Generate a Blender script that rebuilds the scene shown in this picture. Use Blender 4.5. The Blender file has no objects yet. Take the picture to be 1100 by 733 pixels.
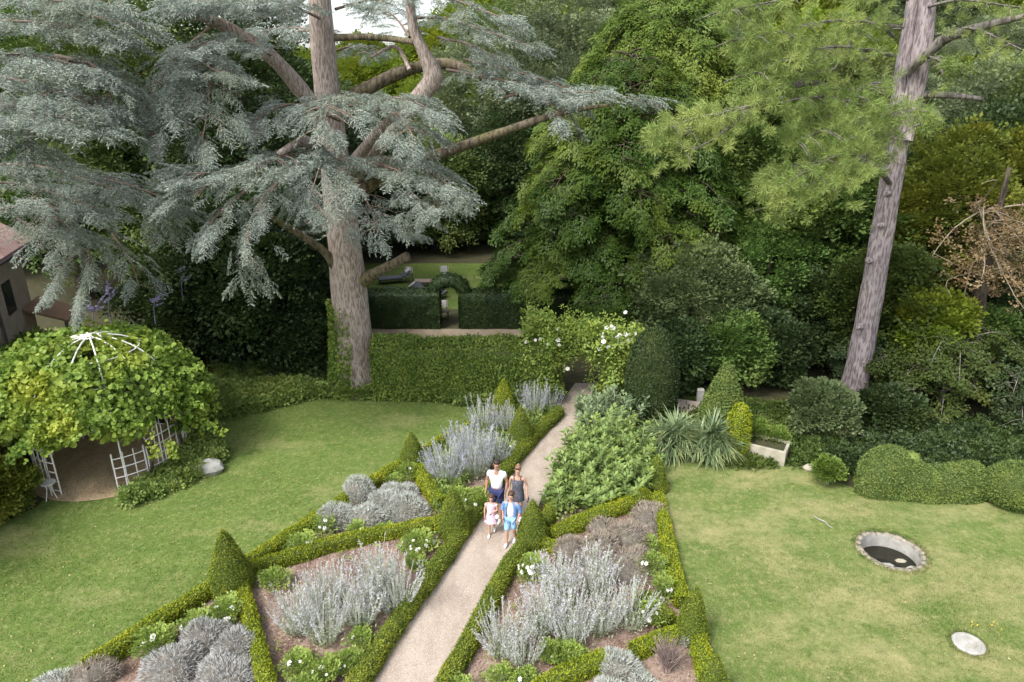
import bpy, math, random
import numpy as np
from mathutils import Vector, Matrix
from mathutils.geometry import tessellate_polygon

rng = np.random.default_rng(7)
random.seed(7)
SC = bpy.context.scene
COL = SC.collection
R = math.radians

# ------------------------------------------------------------------ camera
CAM_H, PITCH, FPX = 11.3, R(20.9), 750.0
cam_d = bpy.data.cameras.new('camera')
cam_d.sensor_width = 36; cam_d.lens = 36 * FPX / 1100
cam_d.clip_start = 0.1; cam_d.clip_end = 2000
cam = bpy.data.objects.new('camera', cam_d); COL.objects.link(cam)
cam.location = (0, 0, CAM_H); cam.rotation_euler = (math.pi / 2 - PITCH, 0, 0)
SC.camera = cam

# ------------------------------------------------------------------ world, sun, exposure
SUN_EL, SUN_AZ = R(52), R(-135)          # azimuth clockwise from +Y: the sun stands behind the camera, to the left
w = bpy.data.worlds.new('World'); SC.world = w; w.use_nodes = True
nt = w.node_tree; nt.nodes.clear()
sky = nt.nodes.new('ShaderNodeTexSky'); sky.sky_type = 'NISHITA'; sky.sun_disc = False
sky.sun_elevation = SUN_EL; sky.sun_rotation = SUN_AZ; sky.air_density = 1.0; sky.dust_density = 2.5
bw = nt.nodes.new('ShaderNodeRGBToBW'); mx = nt.nodes.new('ShaderNodeMix'); mx.data_type = 'RGBA'
tc = nt.nodes.new('ShaderNodeTexCoord'); nz = nt.nodes.new('ShaderNodeTexNoise')
nz.inputs['Scale'].default_value = 2.2; nz.inputs['Detail'].default_value = 6
rp = nt.nodes.new('ShaderNodeMapRange'); rp.inputs[1].default_value = .3; rp.inputs[2].default_value = .7
rp.inputs[3].default_value = .55; rp.inputs[4].default_value = .85
bg = nt.nodes.new('ShaderNodeBackground'); bg.inputs[1].default_value = 0.15
out = nt.nodes.new('ShaderNodeOutputWorld')
L = nt.links.new
L(sky.outputs[0], bw.inputs[0]); L(tc.outputs['Generated'], nz.inputs['Vector']); L(nz.outputs[0], rp.inputs[0])
L(rp.outputs[0], mx.inputs[0]); L(sky.outputs[0], mx.inputs[6]); L(bw.outputs[0], mx.inputs[7])
L(mx.outputs[2], bg.inputs[0]); L(bg.outputs[0], out.inputs[0])
sd = bpy.data.lights.new('sun', 'SUN'); sd.energy = 1.4; sd.angle = R(18); sd.color = (1.0, .96, .88)
sun = bpy.data.objects.new('sun', sd); COL.objects.link(sun)
sdir = Vector((math.cos(SUN_EL) * math.sin(SUN_AZ), math.cos(SUN_EL) * math.cos(SUN_AZ), math.sin(SUN_EL)))
sun.rotation_euler = sdir.to_track_quat('Z', 'Y').to_euler(); sun.location = (-20, -20, 40)
SC.view_settings.view_transform = 'Standard'; SC.view_settings.look = 'None'
SC.view_settings.gamma = 1; SC.view_settings.use_curve_mapping = False
SC.view_settings.exposure = 1.3
SC.render.engine = 'CYCLES'
cy = SC.cycles; cy.max_bounces = 7; cy.diffuse_bounces = 4; cy.glossy_bounces = 2; cy.transmission_bounces = 4
cy.use_adaptive_sampling = True; cy.adaptive_threshold = 0.02; cy.use_denoising = True
cy.caustics_reflective = False; cy.caustics_refractive = False

# ------------------------------------------------------------------ where a sight line meets the ground, or a distance
SP, CP = math.sin(PITCH), math.cos(PITCH)
def ray(px, py):
    a = (px - 550) / FPX; b = (366.5 - py) / FPX
    return a, CP + b * SP, -SP + b * CP
def G(px, py, z=0.0):
    x, y, k = ray(px, py); t = (z - CAM_H) / k
    return np.array([x * t, y * t, z])
def P(px, py, D):
    x, y, k = ray(px, py); t = D / y
    return np.array([x * t, D, CAM_H + k * t])
def pxm(px, py, z=0.0):                    # pixels per metre at a ground point
    g = G(px, py, z); return FPX / (g[1] * CP + (CAM_H - g[2]) * SP)

# ------------------------------------------------------------------ materials
def nodes(name):
    m = bpy.data.materials.new(name); m.use_nodes = True
    t = m.node_tree; t.nodes.clear()
    o = t.nodes.new('ShaderNodeOutputMaterial'); return m, t, o
def nd(t, typ, **kw):
    n = t.nodes.new(typ)
    for k, v in kw.items(): setattr(n, k, v)
    return n
def mixc(t, f, a, b):
    m = nd(t, 'ShaderNodeMix', data_type='RGBA')
    for i, v in ((0, f), (6, a), (7, b)):
        if hasattr(v, 'is_output'): t.links.new(v, m.inputs[i])
        elif i == 0: m.inputs[0].default_value = v
        else: m.inputs[i].default_value = (*v, 1)
    return m.outputs[2]
def noise(t, scale, detail=3, coord='Object', sc=(1, 1, 1), rough=.55):
    c = nd(t, 'ShaderNodeTexCoord'); mp = nd(t, 'ShaderNodeMapping'); mp.inputs['Scale'].default_value = sc
    n = nd(t, 'ShaderNodeTexNoise'); n.inputs['Scale'].default_value = scale; n.inputs['Detail'].default_value = detail
    n.inputs['Roughness'].default_value = rough
    t.links.new(c.outputs[coord], mp.inputs[0]); t.links.new(mp.outputs[0], n.inputs['Vector']); return n.outputs[0]
def ramp(t, v, lo, hi, a=0., b=1.):
    r = nd(t, 'ShaderNodeMapRange'); t.links.new(v, r.inputs[0])
    for i, x in enumerate((lo, hi, a, b)): r.inputs[i + 1].default_value = x
    return r.outputs[0]

def leaf_mat(name, a, b, c=None, tr=.3, rough=.55, clump=.8, spec=.25, objvar=0.0):
    """a..b: leaf to leaf; c: colour of the younger shoots, which come in patches."""
    m, t, o = nodes(name)
    at = nd(t, 'ShaderNodeAttribute', attribute_name='rnd')
    col = mixc(t, at.outputs['Fac'], a, b)
    if c is not None:
        col = mixc(t, ramp(t, noise(t, clump, 2), .48, .68, 0, .8), col, c)
    if objvar:
        oi = nd(t, 'ShaderNodeObjectInfo'); h = nd(t, 'ShaderNodeHueSaturation')
        t.links.new(ramp(t, oi.outputs['Random'], 0, 1, .5 - objvar * .02, .5 + objvar * .012), h.inputs['Hue'])
        t.links.new(ramp(t, oi.outputs['Random'], 0, 1, 1 - objvar * .3, 1 + objvar * .35), h.inputs['Value'])
        t.links.new(col, h.inputs['Color']); col = h.outputs[0]
    p = nd(t, 'ShaderNodeBsdfPrincipled'); p.inputs['Roughness'].default_value = rough
    p.inputs['Specular IOR Level'].default_value = spec
    t.links.new(col, p.inputs['Base Color'])
    tl = nd(t, 'ShaderNodeBsdfTranslucent'); t.links.new(col, tl.inputs[0])
    ms = nd(t, 'ShaderNodeMixShader'); ms.inputs[0].default_value = tr
    t.links.new(p.outputs[0], ms.inputs[1]); t.links.new(tl.outputs[0], ms.inputs[2])
    t.links.new(ms.outputs[0], o.inputs[0]); return m

def plain(name, a, b=None, rough=.7, scale=8, bump=0., sc=(1, 1, 1), metal=0., lo=.35, hi=.65, detail=5, spec=.3):
    m, t, o = nodes(name)
    p = nd(t, 'ShaderNodeBsdfPrincipled'); p.inputs['Roughness'].default_value = rough; p.inputs['Metallic'].default_value = metal
    p.inputs['Specular IOR Level'].default_value = spec
    if b is None: b = tuple(x * .8 for x in a)
    n = noise(t, scale, detail, sc=sc)
    t.links.new(mixc(t, ramp(t, n, lo, hi), a, b), p.inputs['Base Color'])
    if bump:
        bp = nd(t, 'ShaderNodeBump'); bp.inputs['Strength'].default_value = bump; bp.inputs['Distance'].default_value = .03
        t.links.new(n, bp.inputs['Height']); t.links.new(bp.outputs[0], p.inputs['Normal'])
    t.links.new(p.outputs[0], o.inputs[0]); return m

def lawn_col(t, g1, g2, dry, lo, hi):
    col = mixc(t, ramp(t, noise(t, 1.1, 6, rough=.6), .35, .65), g1, g2)
    col = mixc(t, ramp(t, noise(t, .33, 9, rough=.68, sc=(1, 1.7, 1)), lo, hi, 0, .9), col, dry)
    col = mixc(t, ramp(t, noise(t, 2.6, 6, rough=.7, sc=(1.4, .8, 1)), .52, .74, 0, .55), col, dry)
    col = mixc(t, ramp(t, noise(t, 7., 8, rough=.75), .5, .68, 0, .55), col, tuple(x * 1.25 for x in dry))
    return mixc(t, ramp(t, noise(t, 3.2, 8, rough=.7), .5, .66, 0, .5), col, tuple(x * .7 for x in g1))
def lawn_mat(name, *A, blades=False):
    m, t, o = nodes(name)
    p = nd(t, 'ShaderNodeBsdfPrincipled'); p.inputs['Roughness'].default_value = .9; p.inputs['Specular IOR Level'].default_value = .1
    col = lawn_col(t, *A)
    if blades:
        at = nd(t, 'ShaderNodeAttribute', attribute_name='rnd'); h = nd(t, 'ShaderNodeHueSaturation'); t.links.new(col, h.inputs['Color'])
        t.links.new(ramp(t, at.outputs['Fac'], 0, 1, .75, 1.4), h.inputs['Value']); t.links.new(ramp(t, at.outputs['Fac'], 0, 1, .515, .49), h.inputs['Hue']); t.links.new(h.outputs[0], p.inputs['Base Color'])
        tl = nd(t, 'ShaderNodeBsdfTranslucent'); t.links.new(h.outputs[0], tl.inputs[0]); ms = nd(t, 'ShaderNodeMixShader'); ms.inputs[0].default_value = .35
        t.links.new(p.outputs[0], ms.inputs[1]); t.links.new(tl.outputs[0], ms.inputs[2]); t.links.new(ms.outputs[0], o.inputs[0]); return m
    t.links.new(mixc(t, ramp(t, noise(t, 110, 2), .3, .7, 0, .3), col, (.07, .09, .03)), p.inputs['Base Color'])
    t.links.new(p.outputs[0], o.inputs[0]); return m

def gravel_mat(name, a, b, speck, scale=70, lo=.35, hi=.65):
    m, t, o = nodes(name)
    p = nd(t, 'ShaderNodeBsdfPrincipled'); p.inputs['Roughness'].default_value = .92; p.inputs['Specular IOR Level'].default_value = .15
    col = mixc(t, ramp(t, noise(t, 1.1, 5, sc=(2, .8, 1)), lo, hi), a, b)
    v = nd(t, 'ShaderNodeTexVoronoi'); v.inputs['Scale'].default_value = scale
    c = nd(t, 'ShaderNodeTexCoord'); t.links.new(c.outputs['Object'], v.inputs['Vector'])
    s = nd(t, 'ShaderNodeSeparateColor'); t.links.new(v.outputs['Color'], s.inputs[0])
    col = mixc(t, ramp(t, s.outputs[0], .55, 1, 0, .5), col, speck)
    col = mixc(t, ramp(t, s.outputs[1], .7, 1, 0, .45), col, tuple(x * .35 for x in a))
    t.links.new(col, p.inputs['Base Color'])
    bp = nd(t, 'ShaderNodeBump'); bp.inputs['Strength'].default_value = .5; bp.inputs['Distance'].default_value = .01
    t.links.new(v.outputs[0], bp.inputs['Height']); t.links.new(bp.outputs[0], p.inputs['Normal'])
    t.links.new(p.outputs[0], o.inputs[0]); return m

def bark_mat(name, a, b, dark, patch=None, vs=9.):
    m, t, o = nodes(name)
    p = nd(t, 'ShaderNodeBsdfPrincipled'); p.inputs['Roughness'].default_value = .9; p.inputs['Specular IOR Level'].default_value = .15
    n1 = noise(t, vs, 5, sc=(1, 1, .2)); n2 = noise(t, 1.2, 3)
    col = mixc(t, ramp(t, n2, .35, .65), a, b)
    if patch is not None: col = mixc(t, ramp(t, noise(t, .9, 4, sc=(1.3, 1.3, .6)), .52, .66, 0, .8), col, patch)
    col = mixc(t, ramp(t, n1, .42, .56, .85, 0), col, dark)
    t.links.new(col, p.inputs['Base Color'])
    bp = nd(t, 'ShaderNodeBump'); bp.inputs['Strength'].default_value = .9; bp.inputs['Distance'].default_value = .06
    t.links.new(n1, bp.inputs['Height']); t.links.new(bp.outputs[0], p.inputs['Normal'])
    t.links.new(p.outputs[0], o.inputs[0]); return m

M = dict(
    lawn=lawn_mat('lawn_left', (.115, .185, .04), (.16, .225, .055), (.33, .32, .14), .53, .72),
    lawn_r=lawn_mat('lawn_right', (.12, .185, .044), (.18, .225, .068), (.37, .34, .165), .45, .645),
    lawn_far=lawn_mat('lawn_far', (.10, .165, .035), (.13, .19, .04), (.25, .26, .1), .5, .7),
    litter=plain('litter', (.05, .055, .025), (.085, .075, .04), .95, 3, .5),
    soil=gravel_mat('bark_mulch', (.17, .105, .08), (.33, .24, .19), (.5, .42, .36), 34, .42, .58),
    gravel=gravel_mat('gravel', (.47, .395, .33), (.37, .30, .245), (.60, .53, .46), 60, .4, .6),
    dirtpath=gravel_mat('dirt_path', (.36, .29, .22), (.27, .22, .15), (.45, .38, .3), 60),
    straw=gravel_mat('straw', (.40, .28, .18), (.52, .39, .26), (.6, .48, .33), 30),
    slope=plain('slope', (.09, .14, .03), (.16, .2, .06), .95, .15, .2),
    field=plain('field', (.5, .42, .28), (.42, .36, .22), .95, .1),
    cedar=leaf_mat('cedar_needles', (.18, .23, .195), (.46, .515, .45), (.25, .29, .21), .15, .6, .6),
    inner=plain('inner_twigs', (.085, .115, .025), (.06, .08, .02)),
    woodleaf=leaf_mat('wood_leaves', (.10, .16, .045), (.19, .25, .08), (.24, .29, .08), .3, .5, .3, objvar=1.),  # leaf colour lightened to stand in for haze over the distant wood
    greyper=leaf_mat('grey_perennial_leaves', (.15, .22, .10), (.28, .36, .20), (.30, .38, .16), .3, .5, 1.2),
    inner_grey=plain('inner_grey_twigs', (.22, .20, .17), (.16, .145, .12)),
    cedar_cone=plain('cedar_cone', (.62, .56, .38), (.48, .45, .26)),
    tgreen=leaf_mat('topiary_leaves', (.10, .16, .04), (.20, .27, .075), (.24, .30, .07), .2, .5, 2.0),
    cedar_dry=plain('cedar_twig', (.17, .12, .09), (.24, .18, .14)),
    bark_c=bark_mat('cedar_bark', (.52, .43, .38), (.42, .36, .31), (.20, .155, .13), (.58, .49, .43), 22.),
    bark_moss=bark_mat('mossy_bark', (.21, .17, .13), (.16, .14, .08), (.07, .055, .04), (.15, .15, .045)),
    bark_p=bark_mat('pine_bark', (.46, .39, .39), (.36, .31, .32), (.15, .12, .12), (.50, .43, .39), 16.),
    bark_d=bark_mat('dark_bark', (.12, .095, .07), (.09, .075, .055), (.03, .025, .02)),
    bark_g=bark_mat('grey_bark', (.26, .24, .21), (.2, .18, .16), (.08, .07, .06)),
    pine=leaf_mat('pine_needles', (.18, .27, .07), (.35, .43, .13), (.42, .47, .15), .3, .6, .6),
    pine_d=leaf_mat('grey_pine_needles', (.10, .15, .06), (.17, .22, .09), (.2, .24, .1), .25, .5, .6),
    yew=leaf_mat('horizontal_spray_leaves', (.036, .082, .014), (.085, .145, .022), (.17, .22, .03), .3, .5, .22),
    oak=leaf_mat('broad_leaves', (.065, .12, .025), (.12, .185, .045), (.17, .225, .05), .3, .5, .3, objvar=1.),
    lime=leaf_mat('fresh_leaves', (.13, .19, .02), (.22, .28, .035), (.3, .33, .03), .35, .5, .5, objvar=.6),
    olive=leaf_mat('olive_leaves', (.10, .14, .02), (.18, .21, .035), (.23, .23, .03), .3, .5, .5),
    greyleaf=leaf_mat('grey_green_leaves', (.14, .19, .10), (.26, .31, .17), (.24, .3, .12), .25, .5, .5, objvar=.6),  # lightened as well, in place of haze on the distant trees
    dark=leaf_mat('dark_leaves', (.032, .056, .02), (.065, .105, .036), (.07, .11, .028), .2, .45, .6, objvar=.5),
    dyew=leaf_mat('dark_yew', (.018, .036, .012), (.035, .06, .02), (.045, .075, .02), .1, .5, .8),
    brown=leaf_mat('dead_leaves', (.22, .15, .08), (.34, .26, .14), (.24, .15, .06), .25, .7, .8),
    hornbeam=leaf_mat('hornbeam_leaves', (.12, .20, .035), (.22, .31, .06), (.28, .35, .07), .3, .5, 1.5),
    box=leaf_mat('box_leaves', (.20, .26, .018), (.36, .42, .03), (.45, .47, .035), .25, .5, 2.0),
    boxd=leaf_mat('box_leaves_deep', (.13, .18, .022), (.22, .28, .035), (.31, .34, .035), .2, .5, 2.0),
    vine=leaf_mat('vine_leaves', (.15, .26, .045), (.32, .44, .08), (.46, .50, .07), .35, .5, .6, .3),
    rose=leaf_mat('rose_leaves', (.20, .30, .06), (.35, .45, .11), (.42, .50, .10), .3, .5, 2., .3),
    cover=leaf_mat('low_leaves', (.17, .26, .06), (.30, .39, .11), (.34, .40, .10), .3, .5, .9),
    tallleaf=leaf_mat('perennial_leaves', (.17, .27, .07), (.31, .41, .13), (.38, .46, .11), .3, .5, 1.2, .3),
    lavgrey=leaf_mat('lavender_grey', (.36, .36, .34), (.58, .58, .57), (.42, .40, .36), .15, .9, 3.),
    silver=leaf_mat('silver_foliage', (.42, .45, .41), (.64, .66, .61), (.46, .48, .40), .15, .9, 3.),
    lavdry=leaf_mat('dry_lavender', (.28, .225, .18), (.46, .39, .33), (.36, .33, .22), .1, .8, 3.),
    wand=leaf_mat('pale_flower_wands', (.58, .56, .63), (.80, .79, .84), (.62, .6, .68), .2, .8, 2.),
    wandb=leaf_mat('lilac_flower_wands', (.44, .42, .58), (.66, .65, .76), (.5, .48, .64), .2, .8, 2.),
    wandstem=leaf_mat('pale_stems', (.36, .42, .25), (.52, .56, .40), None, .2, .8),
    white=plain('white_petal', (.85, .84, .8), (.8, .78, .72), .6),
    yucca=leaf_mat('sword_leaves', (.10, .16, .07), (.30, .38, .19), (.44, .47, .2), .2, .35, 1.5, .5),
    iron=plain('white_iron', (.86, .85, .83), (.74, .72, .68), .5, 12),
    concrete=plain('concrete', (.46, .42, .35), (.32, .30, .22), .9, 3, .3),
    pale_stone=plain('pale_stone', (.46, .45, .42), (.33, .32, .29), .9, 5, .4),
    stone_rim=gravel_mat('rim_stones', (.36, .31, .24), (.28, .25, .2), (.5, .46, .4), 14),
    grassblade=lawn_mat('grass_blades', (.115, .185, .04), (.16, .225, .055), (.33, .32, .14), .53, .72, blades=True),
    grassblade_r=lawn_mat('dry_grass_blades', (.12, .185, .044), (.18, .225, .068), (.37, .34, .165), .45, .645, blades=True),
    render=plain('house_render', (.60, .51, .41), (.50, .42, .34), .9, 2, .2),
    dark_wood=plain('dark_wood', (.06, .05, .06), (.04, .035, .04)),
    glass=plain('window_glass', (.03, .035, .04), (.05, .05, .05), .15),
)
def tile_mat():
    m, t, o = nodes('roof_tiles')
    p = nd(t, 'ShaderNodeBsdfPrincipled'); p.inputs['Roughness'].default_value = .9
    c = nd(t, 'ShaderNodeTexCoord'); b = nd(t, 'ShaderNodeTexBrick'); b.inputs['Scale'].default_value = 3.5
    b.inputs['Color1'].default_value = (.48, .25, .21, 1); b.inputs['Color2'].default_value = (.58, .38, .33, 1)
    b.inputs['Mortar'].default_value = (.16, .1, .09, 1); b.inputs['Mortar Size'].default_value = .03
    t.links.new(c.outputs['Object'], b.inputs['Vector'])
    t.links.new(mixc(t, ramp(t, noise(t, 2, 4), .4, .65, 0, .6), b.outputs['Color'], (.55, .42, .38)), p.inputs['Base Color'])
    t.links.new(p.outputs[0], o.inputs[0]); return m
M['tiles'] = tile_mat()
def water_mat():
    m, t, o = nodes('dark_water')
    p = nd(t, 'ShaderNodeBsdfPrincipled'); p.inputs['Base Color'].default_value = (.012, .012, .006, 1); p.inputs['Roughness'].default_value = .06
    bp = nd(t, 'ShaderNodeBump'); bp.inputs['Strength'].default_value = .08; t.links.new(noise(t, 9, 2), bp.inputs['Height'])
    t.links.new(bp.outputs[0], p.inputs['Normal']); t.links.new(p.outputs[0], o.inputs[0]); return m
M['water'] = water_mat()

# ------------------------------------------------------------------ objects
def tag(o, label=None, cat=None, group=None, kind=None):
    for k, v in (('label', label), ('category', cat), ('group', group), ('kind', kind)):
        if v: o[k] = v
    return o
def empty(name, loc, label, cat, group=None):
    o = bpy.data.objects.new(name, None); COL.objects.link(o); o.location = [float(v) for v in loc]
    o.empty_display_size = .2
    return tag(o, label, cat, group)
def org(parent, origin):
    if parent is not None: return np.array(parent.location)
    return np.zeros(3) if origin is None else np.array(origin, float)
def finish(name, me, mats, parent, origin):
    for m in (mats if isinstance(mats, (list, tuple)) else [mats]): me.materials.append(M[m] if isinstance(m, str) else m)
    o = bpy.data.objects.new(name, me); COL.objects.link(o)
    if parent is not None: o.parent = parent
    else: o.location = [float(v) for v in org(None, origin)]
    return o
def poly(name, V, F, mats, parent=None, origin=None, smooth=False, mi=None):
    me = bpy.data.meshes.new(name); O = org(parent, origin)
    me.from_pydata([tuple(np.asarray(v, float) - O) for v in V], [], [tuple(int(i) for i in f) for f in F])
    if mi is not None: me.polygons.foreach_set('material_index', mi)
    if smooth: me.polygons.foreach_set('use_smooth', [True] * len(F))
    a = me.attributes.new('rnd', 'FLOAT', 'FACE'); a.data.foreach_set('value', rng.random(len(F)).astype(np.float32))
    me.update(); return finish(name, me, mats, parent, origin)

class Fol:
    """collects quads: many small leaves that become ONE mesh"""
    def __init__(s): s.V = []; s.F = []; s.M = []; s.n = 0
    def add(s, V, F, mi=0):
        V = np.asarray(V, float).reshape(-1, 3); F = np.asarray(F, int).reshape(-1, 4)
        s.V.append(V); s.F.append(F + s.n); s.n += len(V)
        s.M.append(np.broadcast_to(np.asarray(mi), (len(F),)).copy())
    def stamp(s, T, pos, Rm, sc):
        V, F, mi = T; pos = np.atleast_2d(pos); k = len(pos)
        if k == 0: return
        sc = np.broadcast_to(sc, (k,))
        X = np.einsum('kij,nj->kni', Rm, V) * sc[:, None, None] + pos[:, None, :]
        FF = F[None] + (np.arange(k) * len(V))[:, None, None]
        s.add(X.reshape(-1, 3), FF.reshape(-1, 4), np.tile(mi, k))
    def count(s): return sum(len(f) for f in s.F)
    def build(s, name, mats, parent=None, origin=None):
        V = np.concatenate(s.V) - org(parent, origin); F = np.concatenate(s.F); mi = np.concatenate(s.M)
        me = bpy.data.meshes.new(name); me.vertices.add(len(V)); me.vertices.foreach_set('co', V.astype(np.float32).ravel())
        me.loops.add(F.size); me.loops.foreach_set('vertex_index', F.astype(np.int32).ravel())
        me.polygons.add(len(F)); me.polygons.foreach_set('loop_start', (np.arange(len(F)) * 4).astype(np.int32))
        me.polygons.foreach_set('material_index', mi.astype(np.int32))
        a = me.attributes.new('rnd', 'FLOAT', 'FACE'); a.data.foreach_set('value', rng.random(len(F)).astype(np.float32))
        me.update(calc_edges=True)
        return finish(name, me, mats, parent, origin)

def unit(v): v = np.asarray(v, float); return v / np.maximum(np.linalg.norm(v, axis=-1, keepdims=True), 1e-9)
def frames(d, up=(0, 0, 1), roll=0.):
    d = unit(np.atleast_2d(d)); up = np.broadcast_to(np.asarray(up, float), d.shape)
    y = np.cross(up, d); bad = np.linalg.norm(y, axis=1) < 1e-3
    y[bad] = np.cross(np.array([1., .01, 0]), d[bad]); y = unit(y); z = np.cross(d, y)
    if roll:
        a = rng.normal(0, roll, len(d))[:, None]; y, z = y * np.cos(a) + z * np.sin(a), z * np.cos(a) - y * np.sin(a)
    return np.stack([d, y, z], axis=2)
def sph(n):
    v = rng.normal(size=(n, 3)); return unit(v)

# templates: (V, F, M), +X is the way they grow, +Z their upper side
def rhomb(p, d, up, l, wd, fold=.15):
    """one leaf each: p base, d direction, l length, wd width"""
    n = len(p); f = frames(d, up); l = np.broadcast_to(l, (n,))[:, None]; wd = np.broadcast_to(wd, (n,))[:, None]
    x, y, z = f[:, :, 0], f[:, :, 1], f[:, :, 2]
    a = p; b = p + x * l * .45 + y * wd * .5 + z * l * fold * .5; c = p + x * l - z * l * fold * .4; e = p + x * l * .45 - y * wd * .5 + z * l * fold * .5
    V = np.stack([a, b, c, e], 1).reshape(-1, 3); F = np.arange(4 * n).reshape(-1, 4); return V, F
def join(*parts):
    V = []; F = []; Mi = []; n = 0
    for v, f, m in parts:
        V.append(v); F.append(f + n); n += len(v); Mi.append(np.broadcast_to(np.asarray(m), (len(f),)))
    return np.concatenate(V), np.concatenate(F), np.concatenate(Mi)
def t_cluster(n, r, l, wd):
    d = sph(n); d[:, 2] = d[:, 2] * .6 + .25; d[:, 0] += .4; d = unit(d)
    p = d * (rng.random((n, 1)) ** .5) * r * np.array([1, 1, .6])
    lay = unit(d * np.array([1, 1, .35]) + rng.normal(0, .25, (n, 3)))
    V, F = rhomb(p, lay, unit(np.array([0, 0, 1.]) + rng.normal(0, .35, (n, 3))), rng.uniform(.7, 1.2, n) * l, wd)
    return V, F, np.zeros(len(F), int)
def t_fan(n, length, width, l, wd):
    """a flat leafy twig"""
    t = np.sqrt(rng.random(n)); s = rng.uniform(-1, 1, n)
    wdt = width * (1 - t * .6)
    p = np.stack([t * length, s * wdt, -(t ** 2) * length * .25 - s ** 2 * .08 + rng.normal(0, .02, n)], 1)
    d = np.stack([np.full(n, .8), s * .9, -.25 + rng.normal(0, .12, n)], 1)
    V, F = rhomb(p, d, (0, 0, 1), rng.uniform(.7, 1.2, n) * l, wd)
    return V, F, np.zeros(len(F), int)
def t_frond(m=10, q=5):
    """cedar frond: a drooping twig with side twigs set with needle tufts; unit length"""
    P0 = []; D0 = []
    for i in range(m):
        t = .08 + .88 * i / (m - 1)
        base = np.array([t, 0, -.14 * t * t])
        for sgn in (-1, 1):
            ln = .46 * (1 - t * .7) * random.uniform(.45, 1.25); ang = R(random.uniform(28, 72)) * sgn
            dr = np.array([math.cos(ang), math.sin(ang), -.18 + random.uniform(-.15, .1)])
            for j in range(q):
                u = (j + .3 + random.uniform(-.2, .2)) / q
                P0.append(base + dr * ln * u + np.array([0, 0, -.16 * (u * ln) ** 2])); D0.append(dr + np.array([0, 0, random.uniform(-.1, .75)]))
        P0.append(base); D0.append(np.array([1, random.uniform(-.3, .3), .3]))
    n = len(P0); P0 = np.array(P0); D0 = np.array(D0)
    V, F = rhomb(P0, D0, unit(np.array([0, 0, 1.]) + rng.normal(0, .8, (n, 3))), rng.uniform(.09, .15, n), rng.uniform(.024, .038, n), .3)
    mi = np.zeros(n, int); mi[rng.random(n) < .003] = 1
    k = 6; tx = np.linspace(0, 1, k)
    S = np.array([[[x, -.008, -.14 * x * x - .01], [x, .008, -.14 * x * x - .01]] for x in tx]).reshape(-1, 3)
    SF = np.array([[2 * i, 2 * i + 1, 2 * i + 3, 2 * i + 2] for i in range(k - 1)])
    return join((V, F, mi), (S, SF, 2))
def t_needles(n=54, l=.2, wd=.013):
    d = sph(n); d[:, 0] = np.abs(d[:, 0]) * .9 + .1; d[:, 2] += .15; p = np.zeros((n, 3)); p[:, 0] = rng.uniform(-.12, .1, n)
    V, F = rhomb(p, d, unit(rng.normal(size=(n, 3))), rng.uniform(.7, 1.1, n) * l, wd, .0)
    return V, F, np.zeros(n, int)
def t_round(n, r, l):
    """round vine leaves lying outwards, six-sided"""
    V = []; F = []
    for i in range(n):
        c = rng.uniform(-1, 1, 3) * np.array([r, r, r * .5]); nrm = unit(np.array([0, 0, 1.]) + rng.normal(0, .42, 3)); f = frames(np.cross(nrm, rng.normal(size=3)), nrm)[0]
        s = l * random.uniform(.6, 1.15) * .5
        ang = [R(a) for a in (0, 55, 125, 180, 235, 305)]
        k = len(V)
        for j, a in enumerate(ang): V.append(c + f[:, 0] * s * math.cos(a) + f[:, 1] * s * math.sin(a) * 1.05 + f[:, 2] * (-.12 * s if j in (0, 3) else .12 * s))
        F += [[k, k + 1, k + 2, k + 3], [k, k + 3, k + 4, k + 5]]
    return np.array(V), np.array(F), np.zeros(len(F), int)
def t_strip(l, w0, bend, segs=4, lift=0.):
    V = []; F = []
    for i in range(segs + 1):
        t = i / segs; ww = w0 * (1 - t ** 1.6) * .5 + .001
        x = l * t; z = -bend * t * t * l + lift * t * l
        V += [[x, -ww, z + ww * .5], [x, ww, z + ww * .5]]
    for i in range(segs): F.append([2 * i, 2 * i + 1, 2 * i + 3, 2 * i + 2])
    return np.array(V), np.array(F), np.zeros(segs, int)
def t_wand(l=1., fl=.6, mat_fl=0, mat_st=1):
    """a long thin stem, its upper part set with small flowers"""
    S = []; SF = []; k = 6
    c = lambda t: np.array([t * l, math.sin(t * 2.5) * .03, .18 * t * t * l])
    for i in range(k + 1):
        q = c(i / k); S += [q + [0, -.006, 0], q + [0, .006, 0]]
    for i in range(k): SF.append([2 * i, 2 * i + 1, 2 * i + 3, 2 * i + 2])
    n = int(34 * l); t = 1 - rng.random(n) ** 1.1 * fl; p = np.array([c(x) for x in t]); d = sph(n) * .7 + np.array([.8, 0, .15])
    V, F = rhomb(p, d, unit(rng.normal(size=(n, 3))), rng.uniform(.03, .07, n), rng.uniform(.008, .015, n), 0)
    m = 7; t = rng.random(m) * .45; p = np.array([c(x) for x in t]); d = sph(m) * .8 + np.array([.8, 0, .1])
    V2, F2 = rhomb(p, d, unit(rng.normal(size=(m, 3))), .07, .02, 0)
    return join((V, F, mat_fl), (np.array(S), np.array(SF), mat_st), (V2, F2, mat_st))

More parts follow.
